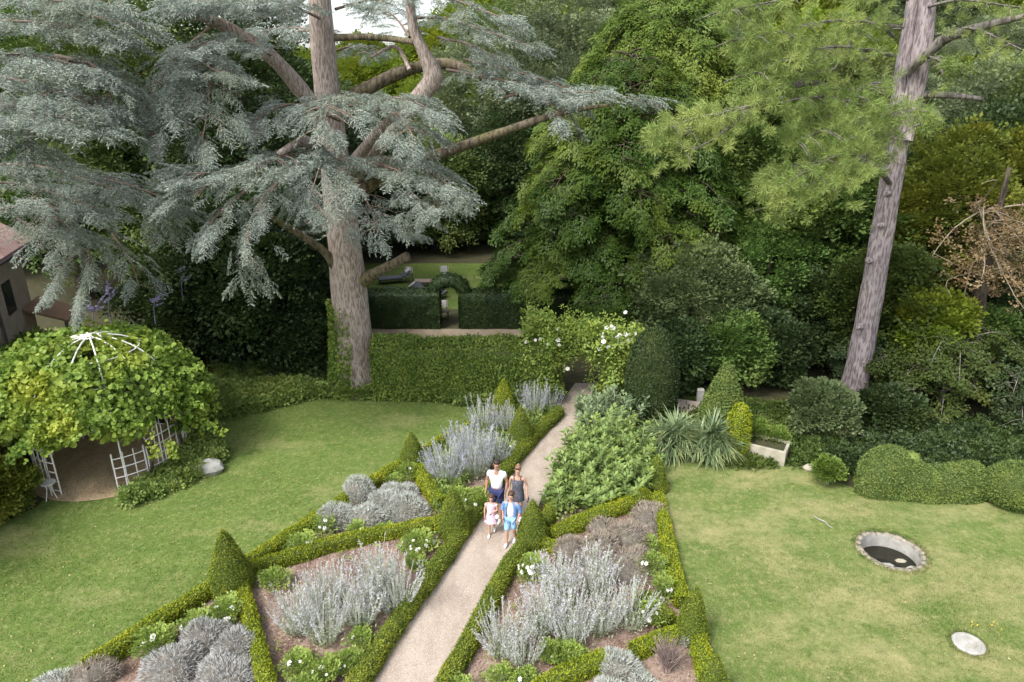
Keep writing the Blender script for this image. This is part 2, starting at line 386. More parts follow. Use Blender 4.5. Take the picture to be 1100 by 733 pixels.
T = dict(cluster=[t_cluster(16, .34, .17, .12) for _ in range(3)], small=[t_cluster(16, .16, .075, .05) for _ in range(3)],
         fan=[t_fan(34, .95, .36, .13, .075) for _ in range(3)], fanbig=[t_fan(26, 1.2, .45, .2, .12) for _ in range(2)],
         frond=[t_frond() for _ in range(4)], needles=[t_needles() for _ in range(3)], round=[t_round(9, .27, .185) for _ in range(3)],
         far=[t_cluster(16, .55, .32, .22) for _ in range(3)])
def scatter(f, key, pos, d, sc, up=(0, 0, 1), roll=.3):
    ts = T[key] if isinstance(key, str) else key; pick = rng.integers(0, len(ts), len(pos)); sc = np.broadcast_to(sc, (len(pos),))
    Fm = frames(d, up, roll)
    for i, t in enumerate(ts):
        q = pick == i
        if q.any(): f.stamp(t, pos[q], Fm[q], sc[q])

def tube_arrays(pts, rad, segs=10, rough=.06, sub=3, cap=True):
    pts = np.array(pts, float); rad = np.array(rad, float); n = len(pts)
    u = np.linspace(0, n - 1, (n - 1) * sub + 1)
    def cr(A):                                   # Catmull-Rom
        o = []
        for x in u:
            i = min(int(x), n - 2); t = x - i; p = [A[max(i - 1, 0)], A[i], A[i + 1], A[min(i + 2, n - 1)]]
            o.append(.5 * ((2 * p[1]) + (p[2] - p[0]) * t + (2 * p[0] - 5 * p[1] + 4 * p[2] - p[3]) * t * t + (3 * p[1] - p[0] - 3 * p[2] + p[3]) * t ** 3))
        return np.array(o)
    C = cr(pts); Rr = np.maximum(cr(rad[:, None])[:, 0], .002)
    V = []; F = []; ref = np.array([.13, .9, .2]); ph = rng.random(4) * 6
    for i in range(len(C)):
        d = unit(C[min(i + 1, len(C) - 1)] - C[max(i - 1, 0)]); x = unit(np.cross(ref, d)); y = np.cross(d, x)
        for j in range(segs):
            a = 2 * math.pi * j / segs
            r = Rr[i] * (1 + rough * (math.sin(3 * a + ph[0] + i * .2) + .7 * math.sin(7 * a + ph[1]) + .8 * math.sin(i * 1.3 + ph[2] + 2 * a)))
            V.append(C[i] + (x * math.cos(a) + y * math.sin(a)) * r)
    for i in range(len(C) - 1):
        for j in range(segs): F.append([i * segs + j, i * segs + (j + 1) % segs, (i + 1) * segs + (j + 1) % segs, (i + 1) * segs + j])
    if cap:
        for i, k in ((0, 0), (len(C) - 1, (len(C) - 1) * segs)):
            V.append(C[i]); c = len(V) - 1
            for j in range(0, segs, 2): F.append([c, k + j, k + (j + 1) % segs, k + (j + 2) % segs])
    return np.array(V), np.array(F)
def tube(name, pts, rad, mat, parent=None, origin=None, segs=10, rough=.06, sub=3):
    V, F = tube_arrays(pts, rad, segs, rough, sub); return poly(name, V, F, mat, parent, origin, smooth=True)
def sheet(name, pts, z, mat, kind='structure', hole=None):
    outer = [Vector((p[0], p[1], 0)) for p in pts]; loops = [outer]
    if hole is not None: loops.append([Vector((p[0], p[1], 0)) for p in hole])
    tris = tessellate_polygon(loops); allv = [v for l in loops for v in l]
    V = [(v.x, v.y, z) for v in allv]; F = []
    for t in tris:
        a, b, c = (allv[i] for i in t); nzv = (b - a).cross(c - a).z
        if abs(nzv) < 1e-9: continue
        F.append(tuple(t) if nzv > 0 else tuple(reversed(t)))
    return tag(poly(name, V, F, mat), kind=kind)
def boxm(a, b):
    (x0, y0, z0), (x1, y1, z1) = a, b
    V = [(x0, y0, z0), (x1, y0, z0), (x1, y1, z0), (x0, y1, z0), (x0, y0, z1), (x1, y0, z1), (x1, y1, z1), (x0, y1, z1)]
    return V, [(0, 3, 2, 1), (4, 5, 6, 7), (0, 1, 5, 4), (1, 2, 6, 5), (2, 3, 7, 6), (3, 0, 4, 7)]
def surf_pts(V, F, density):
    V = np.asarray(V); F = np.asarray(F); tr = np.concatenate([F[:, [0, 1, 2]], F[:, [0, 2, 3]]])
    a, b, c = V[tr[:, 0]], V[tr[:, 1]], V[tr[:, 2]]; cr = np.cross(b - a, c - a); ar = np.linalg.norm(cr, axis=1) / 2
    n = int(ar.sum() * density)
    if n < 1: n = 1
    k = rng.choice(len(tr), n, p=ar / ar.sum()); u = rng.random((n, 2)); q = u.sum(1) > 1; u[q] = 1 - u[q]
    return a[k] + (b[k] - a[k]) * u[:, :1] + (c[k] - a[k]) * u[:, 1:], unit(cr[k])
def crpath(pts, n):
    p = np.array(pts, float); u = np.linspace(0, len(p) - 1, n); o = []
    for x in u:
        i = min(int(x), len(p) - 2); t = x - i; a, b, c, d = p[max(i - 1, 0)], p[i], p[i + 1], p[min(i + 2, len(p) - 1)]
        o.append(.5 * (2 * b + (c - a) * t + (2 * a - 5 * b + 4 * c - d) * t * t + (3 * b - a - 3 * c + d) * t ** 3))
    return np.array(o)
def vnoise(p, s=1., seed=0):
    p = np.asarray(p) * s + seed * 13.7
    return (np.sin(p[..., 0] * 1.7 + 1.3 * np.sin(p[..., 1] * 2.1)) + np.sin(p[..., 1] * 1.9 + 1.1 * np.sin(p[..., 2] * 2.3 + p[..., 0])) + np.sin(p[..., 2] * 2.3 + p[..., 0] * 1.1)) / 3
def clothe(f, V, F, leaf, density, lift=.0, tilt=.6):
    """leaves on a clipped surface"""
    p, n = surf_pts(V, F, density)
    d = unit(n * .55 + sph(len(p)) * tilt + np.array([0, 0, .25]))
    q = p + n * rng.normal(lift, leaf * .35, len(p))[:, None]
    VV, FF = rhomb(q, d, unit(n + rng.normal(0, .5, p.shape)), rng.uniform(.6, 1.25, len(p)) * leaf, leaf * .62)
    f.add(VV, FF)
def hedge_arrays(pts, wd, h, step=.14, wob=.03, seed=0, round_=.12):
    pts = [np.array(p[:2], float) for p in pts]; C = []
    for a, b in zip(pts[:-1], pts[1:]):
        n = max(1, int(np.linalg.norm(b - a) / step))
        for i in range(n): C.append(a + (b - a) * i / n)
    C.append(pts[-1]); C = np.array(C); prof = []
    r = min(round_, wd * .3); hw = wd / 2
    for x, z in ((-hw, 0), (-hw * 1.03, h * .35), (-hw, h * .7), (-hw, h - r), (-hw + r * .6, h - r * .2), (-hw * .3, h), (hw * .3, h), (hw - r * .6, h - r * .2), (hw, h - r), (hw, h * .7), (hw * 1.03, h * .35), (hw, 0)): prof.append((x, z))
    V = []; m = len(prof)
    for i, c in enumerate(C):
        d = unit(C[min(i + 1, len(C) - 1)] - C[max(i - 1, 0)]); nrm = np.array([d[1], -d[0]])
        for x, z in prof: V.append([c[0] + nrm[0] * x, c[1] + nrm[1] * x, z])
    V = np.array(V); k = vnoise(V, 3.1, seed)[:, None]; k2 = vnoise(V, 1.1, seed + 3)
    ctr = np.repeat(np.c_[C, np.full(len(C), h * .5)], m, 0); o = unit(V - ctr); V = V + o * k * wob; V[:, 2] += (V[:, 2] > .1) * k2 * wob * 1.2
    V[:, 2] = np.maximum(V[:, 2], 0.0)
    F = []
    for i in range(len(C) - 1):
        for j in range(m - 1): F.append([i * m + j, i * m + j + 1, (i + 1) * m + j + 1, (i + 1) * m + j])
    for i, fl in ((0, 0), (len(C) - 1, 1)):
        b = i * m
        for j in range(m // 2 - 1):
            q = [b + j, b + j + 1, b + m - 2 - j, b + m - 1 - j]; F.append(q if fl == 0 else q[::-1])
    return V, np.array(F)
def rev_arrays(c, prof, segs=20, wob=.03, seed=0, squash=(1, 1)):
    V = []; F = []; m = len(prof)
    for i, (r, z) in enumerate(prof):
        for j in range(segs):
            a = 2 * math.pi * j / segs; V.append([c[0] + r * math.cos(a) * squash[0], c[1] + r * math.sin(a) * squash[1], c[2] + z])
    V = np.array(V); k = vnoise(V, 3.3, seed)[:, None]; V = V + unit(V - np.array([c[0], c[1], c[2] + prof[-1][1] * .4])) * k * wob
    for i in range(m - 1):
        for j in range(segs): F.append([i * segs + j, i * segs + (j + 1) % segs, (i + 1) * segs + (j + 1) % segs, (i + 1) * segs + j])
    return V, np.array(F)
def blob_prof(r, zr, z0, n=9, pw=1.):
    return [(max(.01, r * math.sin(math.pi * t) ** pw), z0 - zr * math.cos(math.pi * t)) for t in np.linspace(.02, .98, n)]
def mound(name, c, r, h, mat, leaf=.09, dens=420, label=None, cat='plant', group=None, wd=.3, core=True, squash=(1, 1), tilt=.7):
    """a loose dome of fine shoots standing out from its middle"""
    f = Fol(); prof = [(r * math.cos(a), h * (.12 + .88 * math.sin(a))) for a in np.linspace(0, 1.5, 7)]
    V, F = rev_arrays(c, prof, 24, r * .32, seed=c[0] * 3, squash=squash); V = V + unit(V - c) * (vnoise(V, 9, 2) * .06 * (V[:, 2] > .05))[:, None]
    if core: f.add(c + (V - c) * .86, F, 1)
    p, n = surf_pts(V, F, dens)
    d = unit(unit(p - (c + np.array([0, 0, -h * .1]))) + sph(len(p)) * tilt * .6)
    VV, FF = rhomb(p - d * leaf * .4, d, unit(rng.normal(size=p.shape)), rng.uniform(.5, 1.4, len(p)) * leaf, leaf * wd, 0)
    f.add(VV, FF)
    return tag(f.build(name, [mat, 'inner_grey'], origin=c), label, cat, group)

# ------------------------------------------------------------------ GROUND
def PG(l, z=0): return [G(x, y)[:2] for x, y in l]
pool_c = G(957, 592); POOL_R = .71
ring = lambda r, n=40, c=pool_c: [(c[0] + r * math.cos(2 * math.pi * i / n), c[1] + r * math.sin(2 * math.pi * i / n)) for i in range(n)]
sheet('ground', [(-260, -40), (260, -40), (260, 400), (-260, 400)], 0, 'litter', hole=ring(POOL_R))
lawnL_px = [(600, 436), (545, 441), (455, 492), (405, 522), (340, 560), (262, 612), (110, 712), (-10, 790), (-200, 900), (-500, 900), (-420, 620), (-60, 590), (40, 545), (60, 520), (60, 470), (215, 455), (232, 418), (330, 412), (480, 418), (600, 425)]
lawn_left = sheet('lawn', PG(lawnL_px), .004, 'lawn')
lawnR_px = [(688, 487), (712, 545), (735, 650), (765, 733), (800, 900), (1500, 900), (1400, 560), (1110, 545), (1060, 540), (930, 530), (880, 510), (850, 492), (800, 500)]
lawn_right = sheet('lawn', PG(lawnR_px), .004, 'lawn_r', hole=ring(POOL_R))
sheet('lawn', [(-9.5, 34.2), (9, 34.2), (10, 43.5), (-14, 43.5)], .004, 'lawn_far')
sheet('lawn', [(-12, 25.6), (1.6, 25.0), (1.6, 29.6), (-16, 29.8)], .004, 'lawn_far')
sheet('garden_path', [(-40, 30.0), (-16, 30.0), (4, 29.9), (8, 29.9), (8, 31.2), (-16, 31.2), (-40, 31.3)], .008, 'dirtpath')
# beds of bark mulch
sheet('flower_bed', PG([(600, 437), (545, 441), (455, 492), (405, 522), (340, 560), (262, 612), (110, 712), (-10, 790), (340, 820), (375, 745), (420, 675), (470, 605), (510, 550), (555, 490)]), .008, 'soil')
sheet('flower_bed', PG([(630, 440), (690, 445), (700, 487), (712, 545), (735, 650), (765, 733), (800, 850), (430, 840), (478, 735), (500, 692), (528, 632), (556, 585), (592, 542), (612, 495)]), .008, 'soil')
pathL = [(330, 820), (395, 733), (440, 668), (487, 601), (515, 558), (535, 528), (560, 492), (597, 440), (618, 412)]
pathR = [(640, 412), (630, 440), (612, 480), (592, 512), (572, 552), (545, 600), (505, 672), (472, 733), (425, 820)]
sheet('gravel_path', PG(pathL + pathR), .012, 'gravel')

# terrain beyond the garden: a slope rising to the right, a lower gap left of the middle
def hz(x, y):
    t = np.clip((y - 52) / 130, 0, 1); t = t * t * (3 - 2 * t)
    right = np.clip((x + 8) / 70, 0, 1); left = np.clip((-x - 70) / 60, 0, 1)
    h = t * (6 + 34 * right + 16 * left) + .5 * vnoise(np.stack([x, y, x * 0], -1), .06) * t * 4
    far = np.clip((y - 190) / 220, 0, 1)
    return h + far * (10 + 10 * vnoise(np.stack([x, y * .3, x * 0], -1), .012))
xs = np.linspace(-420, 420, 85); ys = np.concatenate([np.linspace(50, 200, 40), np.linspace(210, 420, 16)])
X, Y = np.meshgrid(xs, ys); Z = hz(X, Y) + .02
Vt = np.stack([X, Y, Z], -1).reshape(-1, 3); nx = len(xs)
Ft = [(j * nx + i, j * nx + i + 1, (j + 1) * nx + i + 1, (j + 1) * nx + i) for j in range(len(ys) - 1) for i in range(nx - 1)]
tag(poly('hill', Vt, Ft, 'slope', smooth=True), kind='structure')

# grass blades on the lawns: nobody could count them
def inside(px, poly_):
    poly_ = np.array(poly_); n = len(poly_); c = np.zeros(len(px), bool); j = n - 1
    for i in range(n):
        xi, yi = poly_[i]; xj, yj = poly_[j]
        q = ((yi > px[:, 1]) != (yj > px[:, 1])) & (px[:, 0] < (xj - xi) * (px[:, 1] - yi) / (yj - yi + 1e-12) + xi); c ^= q; j = i
    return c
def grass(poly_px, n, mat, label, hgt=.036, xr=(-30, 1130), yr=(400, 745), skip=None):
    W = np.array(PG(poly_px)); a = np.c_[rng.uniform(xr[0], xr[1], n), rng.uniform(yr[0], yr[1], n)]
    g = np.array([G(x, y)[:2] for x, y in a]); g = g[inside(g, W)]
    if skip is not None: g = g[np.linalg.norm(g - skip[0][:2], axis=1) > skip[1]]
    k = len(g); p = np.c_[g, np.full(k, .003)]; d = unit(np.c_[rng.normal(0, .45, (k, 2)), np.ones(k)])
    s = 1 + .5 * vnoise(p, .8)
    V, F = rhomb(p, d, unit(rng.normal(size=(k, 3))), rng.uniform(.5, 1.2, k) * hgt * s, .010, 0)
    f = Fol(); f.add(V, F); return tag(f.build('grass', mat), label, 'grass', kind='stuff')
grass(lawnL_px, 420000, 'grassblade', 'short mown green grass of the left lawn with straw patches')
grass(lawnR_px, 340000, 'grassblade_r', 'dry yellowish mown grass of the right lawn round the pool', skip=(pool_c, POOL_R + .06))

f = Fol()
for pl, n_ in ((lawnL_px, 1500), (lawnR_px, 900)):
    a = np.c_[rng.uniform(-30, 1130, n_), 400 + 345 * rng.random(n_) ** 1.2]; g = np.array([G(x, y)[:2] for x, y in a]); g = g[inside(g, np.array(PG(pl)))]; g = g[np.linalg.norm(g - pool_c[:2], axis=1) > POOL_R + .15]; k = len(g)
    V, F = rhomb(np.c_[g, np.full(k, .03)], unit(sph(k) * [1, 1, .25]), unit([0, 0, 1.] + rng.normal(0, .4, (k, 3))), rng.uniform(.03, .075, k), .035, .3); f.add(V, F)
tag(f.build('fallen_leaves', leaf_mat('fallen_leaves', (.30, .20, .09), (.55, .48, .26), (.38, .42, .14), .1, .8, 3.)), 'small fallen leaves and bits scattered on the lawns', 'fallen leaves', kind='stuff')

# ------------------------------------------------------------------ BOX HEDGES AND CONES
BH = .36
def box_hedge(px, label, wd=.36, h=BH, mat='box', leaf=.045, dens=2600, seed=0, name='box_hedge', group='low clipped box hedges edging the beds', cat='hedge', leafz=None, wob=.025):
    wd *= .86; pts = [G(x, y, h * .95)[:2] for x, y in px]; V, F = hedge_arrays(pts, wd, h, seed=seed, wob=wob)
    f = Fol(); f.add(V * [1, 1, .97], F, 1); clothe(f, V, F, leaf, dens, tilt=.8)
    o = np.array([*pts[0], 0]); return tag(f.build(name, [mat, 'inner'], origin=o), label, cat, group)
box_hedge([(92, 712), (160, 668), (236, 619)], 'low box hedge edging the left lawn in front of the near left cone', seed=1)
box_hedge([(264, 600), (350, 546), (405, 510), (436, 492)], 'low box hedge along the left lawn between two yew cones', seed=2)
box_hedge([(452, 484), (500, 456), (545, 436)], 'low box hedge along the left lawn behind the blue lilac clump', seed=3, wd=.3)
box_hedge([(258, 622), (266, 655), (278, 700), (290, 745)], 'bright yellow green box hedge running down beside the grey lavender', seed=4, wd=.34)
box_hedge([(268, 606), (296, 597), (350, 580), (410, 567), (474, 557)], 'box hedge crossing the left bed between silver lavender and white wands', seed=5, wd=.32)
box_hedge([(448, 500), (456, 512), (474, 536)], 'short thick box hedge beside the silver lavender in the left bed', seed=6, wd=.42)
box_hedge([(360, 760), (395, 710), (420, 671), (446, 635), (474, 597), (503, 554), (528, 520), (553, 486), (576, 461), (601, 437)], 'long box hedge along the left side of the gravel path', seed=7, wd=.4, mat='boxd')
box_hedge([(468, 745), (485, 715), (504, 682), (527, 638), (548, 598), (562, 580)], 'box hedge along the right side of the gravel path in the foreground', seed=8, wd=.38, mat='boxd')
box_hedge([(584, 560), (602, 520), (620, 478), (633, 445)], 'box hedge on the right side of the path below the leafy perennials', seed=9, wd=.34, mat='boxd')
box_hedge([(590, 569), (640, 549), (696, 527)], 'box hedge crossing the right bed in front of the leafy perennials', seed=10, wd=.42)
box_hedge([(584, 580), (594, 583), (607, 590)], 'short box hedge stub beside the path cone and the dry lavender', seed=11, wd=.24, h=.3)
box_hedge([(690, 480), (697, 500), (703, 515)], 'short box hedge edging the right lawn beside the sword leaved plants', seed=12, wd=.36, mat='boxd')
box_hedge([(707, 528), (714, 560), (724, 605), (735, 642)], 'box hedge edging the right lawn between the two right cones', seed=13, wd=.36)
box_hedge([(750, 678), (757, 705), (762, 735), (770, 760)], 'box hedge edging the right lawn in the lower right of the bed', seed=14, wd=.34)
box_hedge([(560, 745), (600, 722), (652, 701)], 'bright box hedge crossing the right bed at the bottom beside grey santolina', seed=15, wd=.36)
box_hedge([(680, 694), (700, 684), (730, 674)], 'short box hedge behind the bare twiggy lavender at lower right', seed=16, wd=.32)
box_hedge([(692, 636), (704, 648), (722, 662)], 'short dark box hedge beside the lower right cone', seed=17, wd=.34, mat='boxd')

def cone(px, base, tip, rpx, label, seed=0, mat='boxd'):
    c = G(px, base); m = pxm(px, base); r = rpx * 1.1 / m; tip -= 4
    dx, dy, dz = ray(px, tip); t = c[1] / dy; h = max(.5, CAM_H + dz * t)
    prof = [(r * .9, 0), (r, h * .12), (r * .96, h * .22), (r * .8, h * .4), (r * .58, h * .6), (r * .36, h * .78), (r * .17, h * .91), (.015, h)]
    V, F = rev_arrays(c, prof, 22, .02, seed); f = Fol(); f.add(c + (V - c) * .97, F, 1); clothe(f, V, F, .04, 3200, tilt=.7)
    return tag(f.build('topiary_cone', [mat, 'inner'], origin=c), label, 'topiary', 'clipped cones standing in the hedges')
cone(250, 634, 573, 20, 'clipped box cone in the hedge beside the left lawn, the largest one', 1)
cone(444, 504, 468, 13, 'small clipped cone where hedges meet at the edge of the left lawn', 2)
cone(488, 574, 527, 15, 'dark clipped cone beside the path just left of the family', 3)
cone(541, 449, 411, 12, 'bright yellow green cone in front of the hornbeam hedge', 4, 'box')
cone(559, 478, 440, 12, 'dark clipped cone behind the lilac clump near the path', 5)
cone(594, 428, 408, 8, 'smallest cone at the far end of the path hedge', 6)
cone(572, 584, 541, 15, 'clipped cone on the right of the path beside the boy', 7)
cone(703, 526, 494, 12, 'slender cone beside the right lawn next to the sword leaved plants', 8)
cone(742, 686, 634, 15, 'clipped cone in the hedge at the lower right bed corner', 9)
cone(764, 752, 708, 16, 'clipped cone cut by the bottom edge of the photo', 10)

# ------------------------------------------------------------------ BED PLANTING
def wands(px, py, n, hgt, spread, label, mats, group, seed=0, low=True):
    n = int(n * 1.0); hgt *= .92; c = G(px, py); f = Fol(); Ts = [t_wand(random.uniform(.85, 1.1), .62) for _ in range(4)]
    a = rng.uniform(0, 2 * math.pi, n); r = np.sqrt(rng.random(n)); lean = r * spread + .06
    base = np.c_[c[0] + np.cos(a) * r * .2, c[1] + np.sin(a) * r * .2, np.zeros(n)]
    d = np.c_[np.cos(a) * lean, np.sin(a) * lean, np.ones(n)]
    # template bends toward +Z of its own frame: let the wands bend upright
    scatter(f, Ts, base, d, rng.uniform(.72, 1.12, n) * hgt, up=(0, 0, 1), roll=.4)
    if low:
        k = n; b2 = np.c_[c[0] + rng.normal(0, .2, k), c[1] + rng.normal(0, .2, k), rng.uniform(.05, .35, k) * hgt]
        V, F = rhomb(b2, unit(sph(k) + [0, 0, .7]), sph(k), .09, .03, 0); f.add(V, F, 1)
    return tag(f.build('flower_clump', mats, origin=c), label, 'flower clump', group)
WH = ['wand', 'wandstem']; BL = ['wandb', 'wandstem']
gW = 'pale flower wands in the beds'
for i, (x, y, n, h, s, lab) in enumerate([
        (322, 678, 120, 1.15, .75, 'white flower wands at the left end of the left clump'),
        (350, 690, 90, 1.15, .6, 'white flower wands at the front of the left clump'),
        (352, 655, 120, 1.2, .5, 'white flower wands at the back left of the left clump'),
        (388, 672, 130, 1.25, .6, 'white flower wands in the middle of the left clump'),
        (405, 640, 120, 1.25, .55, 'white flower wands behind, toward the crossing hedge, left clump'),
        (425, 655, 110, 1.1, .7, 'white flower wands at the right end of the left clump by the path hedge'),
        (540, 702, 110, 1.1, .75, 'white flower wands nearest the path in the right bed'),
        (562, 712, 80, .95, .6, 'white flower wands at the front left of the right bed clump'),
        (582, 680, 120, 1.2, .55, 'white flower wands left of middle in the right bed clump'),
        (612, 690, 120, 1.15, .6, 'white flower wands at the front middle of the right bed clump'),
        (600, 650, 130, 1.3, .5, 'tallest white flower wands at the back of the right bed clump'),
        (645, 678, 120, 1.15, .6, 'white flower wands right of middle in the right bed clump'),
        (640, 640, 110, 1.2, .5, 'white flower wands at the back right of the right bed clump'),
        (676, 672, 90, 1.05, .8, 'thin white flower wands at the right end of the right bed clump')]):
    wands(x, y, n, h, s, lab, WH, gW)
for i, (x, y, n, h, s, lab) in enumerate([
        (480, 520, 130, 1.3, .7, 'lilac flower wands at the left of the clump behind the family'),
        (512, 512, 140, 1.4, .6, 'lilac flower wands right behind the father'),
        (500, 495, 120, 1.3, .6, 'lilac flower wands at the back of the clump behind the family'),
        (532, 500, 90, 1.1, .8, 'lilac flower wands leaning to the path hedge'),
        (520, 466, 90, 1.2, .8, 'lilac blue flower wands left of the bright yellow cone'),
        (548, 466, 80, 1.1, .8, 'lilac blue flower wands between the two far cones'),
        (574, 448, 80, 1.3, .5, 'tall thin lilac spires at the far end of the left bed'),
        (590, 443, 60, 1.0, .7, 'lilac blue flower wands by the far end of the path hedge')]):
    wands(x, y, n, h, s, lab, BL, 'lilac flower wands in the far part of the left bed')

gL = 'grey lavender mounds'
for x, y, rp, h, mat, lab in [
        (188, 722, 34, .55, 'lavgrey', 'grey lavender mound in the middle of the lower left bed'),
        (222, 695, 25, .55, 'lavgrey', 'grey lavender mound behind the others in the lower left bed'),
        (257, 702, 22, .6, 'lavgrey', 'grey lavender mound against the bright box hedge'),
        (245, 738, 34, .55, 'lavgrey', 'grey lavender mound at the bottom beside the bright box hedge'),
        (66, 742, 22, .4, 'silver', 'small silver mound at the lower left corner of the bed'),
        (364, 560, 20, .6, 'silver', 'silver mound at the left of the silver group beside the left lawn'),
        (386, 540, 18, .75, 'silver', 'tall silver mound against the lawn hedge'),
        (394, 562, 20, .5, 'silver', 'silver mound at the front of the silver group'),
        (414, 548, 22, .6, 'silver', 'silver mound in the middle of the silver group'),
        (438, 550, 24, .55, 'silver', 'silver mound at the right of the silver group'),
        (430, 535, 18, .5, 'silver', 'silver mound at the back of the silver group by the thick hedge'),
        (664, 722, 22, .5, 'silver', 'grey santolina mound beside the bottom box hedge in the right bed'),
        (655, 752, 24, .4, 'silver', 'grey santolina mound cut by the bottom edge in the right bed'),
        (692, 742, 18, .3, 'silver', 'low grey santolina mound left of the bare twiggy bush'),
        (738, 690, 11, .5, 'silver', 'small pale silver tuft on the hedge corner below the right cone')]:
    m = pxm(x, y); mound('lavender', G(x, y), rp / m, h * .9, mat, .10, 1500, lab, 'lavender', gL, .16, tilt=1.0)
for x, y, rp, h, lab in [
        (100, 735, 26, .45, 'brown dry lavender mound at the lower left of the photo'),
        (612, 600, 19, .5, 'brown dry lavender mound next to the hedge stub in the right bed'),
        (640, 602, 24, .6, 'rounded brown dry lavender mound in the middle of the dry group'),
        (672, 585, 26, .5, 'brown dry lavender mound behind, in the dry group'),
        (700, 560, 22, .4, 'brown dry mound near the slender right cone'),
        (674, 612, 28, .45, 'wide brown dry lavender mound beside the pale wands'),
        (650, 572, 18, .3, 'low brown dry mound right in front of the crossing hedge')]:
    m = pxm(x, y); mound('dry_lavender', G(x, y), rp / m, h, 'lavdry', .13, 1100, lab, 'lavender', 'dry brown lavender mounds', .09, tilt=1.1)
def twig_bush(px, py, r, h, n, mat, label, cat='shrub', name='bare_bush'):
    c = G(px, py); f = Fol()
    for i in range(n):
        a = rng.uniform(0, 6.28); l = rng.uniform(.2, 1); e = c + np.array([math.cos(a) * r * l, math.sin(a) * r * l, h * rng.uniform(.75, 1.05)])
        mid = c * .45 + e * .55 + np.array([0, 0, h * .1]) + rng.normal(0, .03, 3)
        V, F = tube_arrays([c + rng.normal(0, .03, 3) * [1, 1, 0], mid, e], [.012, .008, .004], 3, 0, 2, cap=False); f.add(V, F)
    return tag(f.build(name, mat, origin=c), label, cat)
twig_bush(716, 722, .38, .75, 130, plain('dry_stem', (.40, .31, .28), (.30, .23, .21)), 'bare twiggy dead lavender fanned out beside the lower right cone')

def petals_flower(r=.045):
    V = [(0, 0, 0)]; F = []
    for j in range(6):
        a = j * math.pi / 3; V += [(math.cos(a - .45) * r, math.sin(a - .45) * r, r * .35), (math.cos(a) * r * 1.15, math.sin(a) * r * 1.15, r * .1), (math.cos(a + .45) * r, math.sin(a + .45) * r, r * .35)]
        k = len(V) - 3; F.append((0, k, k + 1, k + 2))
    for j in range(5):
        a = j * 2 * math.pi / 5; V += [(math.cos(a - .5) * r * .5, math.sin(a - .5) * r * .5, r * .5), (math.cos(a) * r * .55, math.sin(a) * r * .55, r * .8), (math.cos(a + .5) * r * .5, math.sin(a + .5) * r * .5, r * .5)]
        k = len(V) - 3; F.append((0, k, k + 1, k + 2))
    me = bpy.data.meshes.new('flower'); me.from_pydata(V, [], F); me.materials.append(M['white']); me.update(); return me
FLOWER = petals_flower()
def bush(px, py, rpx, h, label, nfl=0, mat='rose', key='small', n=None, group=None, cat='rose bush', name='rose_bush', sc=1., legs=True, lift=.12):
    c = G(px, py); r = rpx / pxm(px, py); root = empty(name, c, label, cat, group); f = Fol()
    n = n or int(50 + 420 * r * r * 2)
    d = sph(n); d[:, 2] = np.abs(d[:, 2]) * 1.1 - .25; d = unit(d); rad = (rng.random(n) ** .4)[:, None]
    k = 1 + .3 * vnoise(d * 2.5 + c, 1.)[:, None]
    p = c + [0, 0, h * .5] + d * rad * np.array([r, r, h * .5]) * k; p[:, 2] = np.maximum(p[:, 2], .06)
    scatter(f, key, p, unit(d + [0, 0, .3]), rng.uniform(.7, 1.2, n) * sc)
    f.build('foliage', mat, root)
    if legs:
        g = Fol()
        for i in range(7):
            e = c + np.array([*(rng.normal(0, r * .5, 2)), h * rng.uniform(.6, .95)])
            V, F = tube_arrays([c + [*rng.normal(0, .04, 2), 0], c * .5 + e * .5 + rng.normal(0, .03, 3), e], [.012, .009, .005], 4, 0, 2, cap=False); g.add(V, F)
        g.build('stem', 'wandstem', root)
    for i in range(nfl):
        dd = sph(1)[0]; dd[2] = abs(dd[2]) * .8 + .35; dd[1] = -abs(dd[1]) * .8; dd = unit(dd)
        o = bpy.data.objects.new('flower', FLOWER); COL.objects.link(o); o.parent = root
        q = np.array([0, 0, h * .5]) + dd * np.array([r, r, h * .55]) * 1.05; o.location = q
        o.rotation_euler = Vector(dd).to_track_quat('Z', 'Y').to_euler(); s = random.uniform(.6, 1.25); o.scale = (s, s, s)
    return root
gR = 'white rose bushes in the beds'
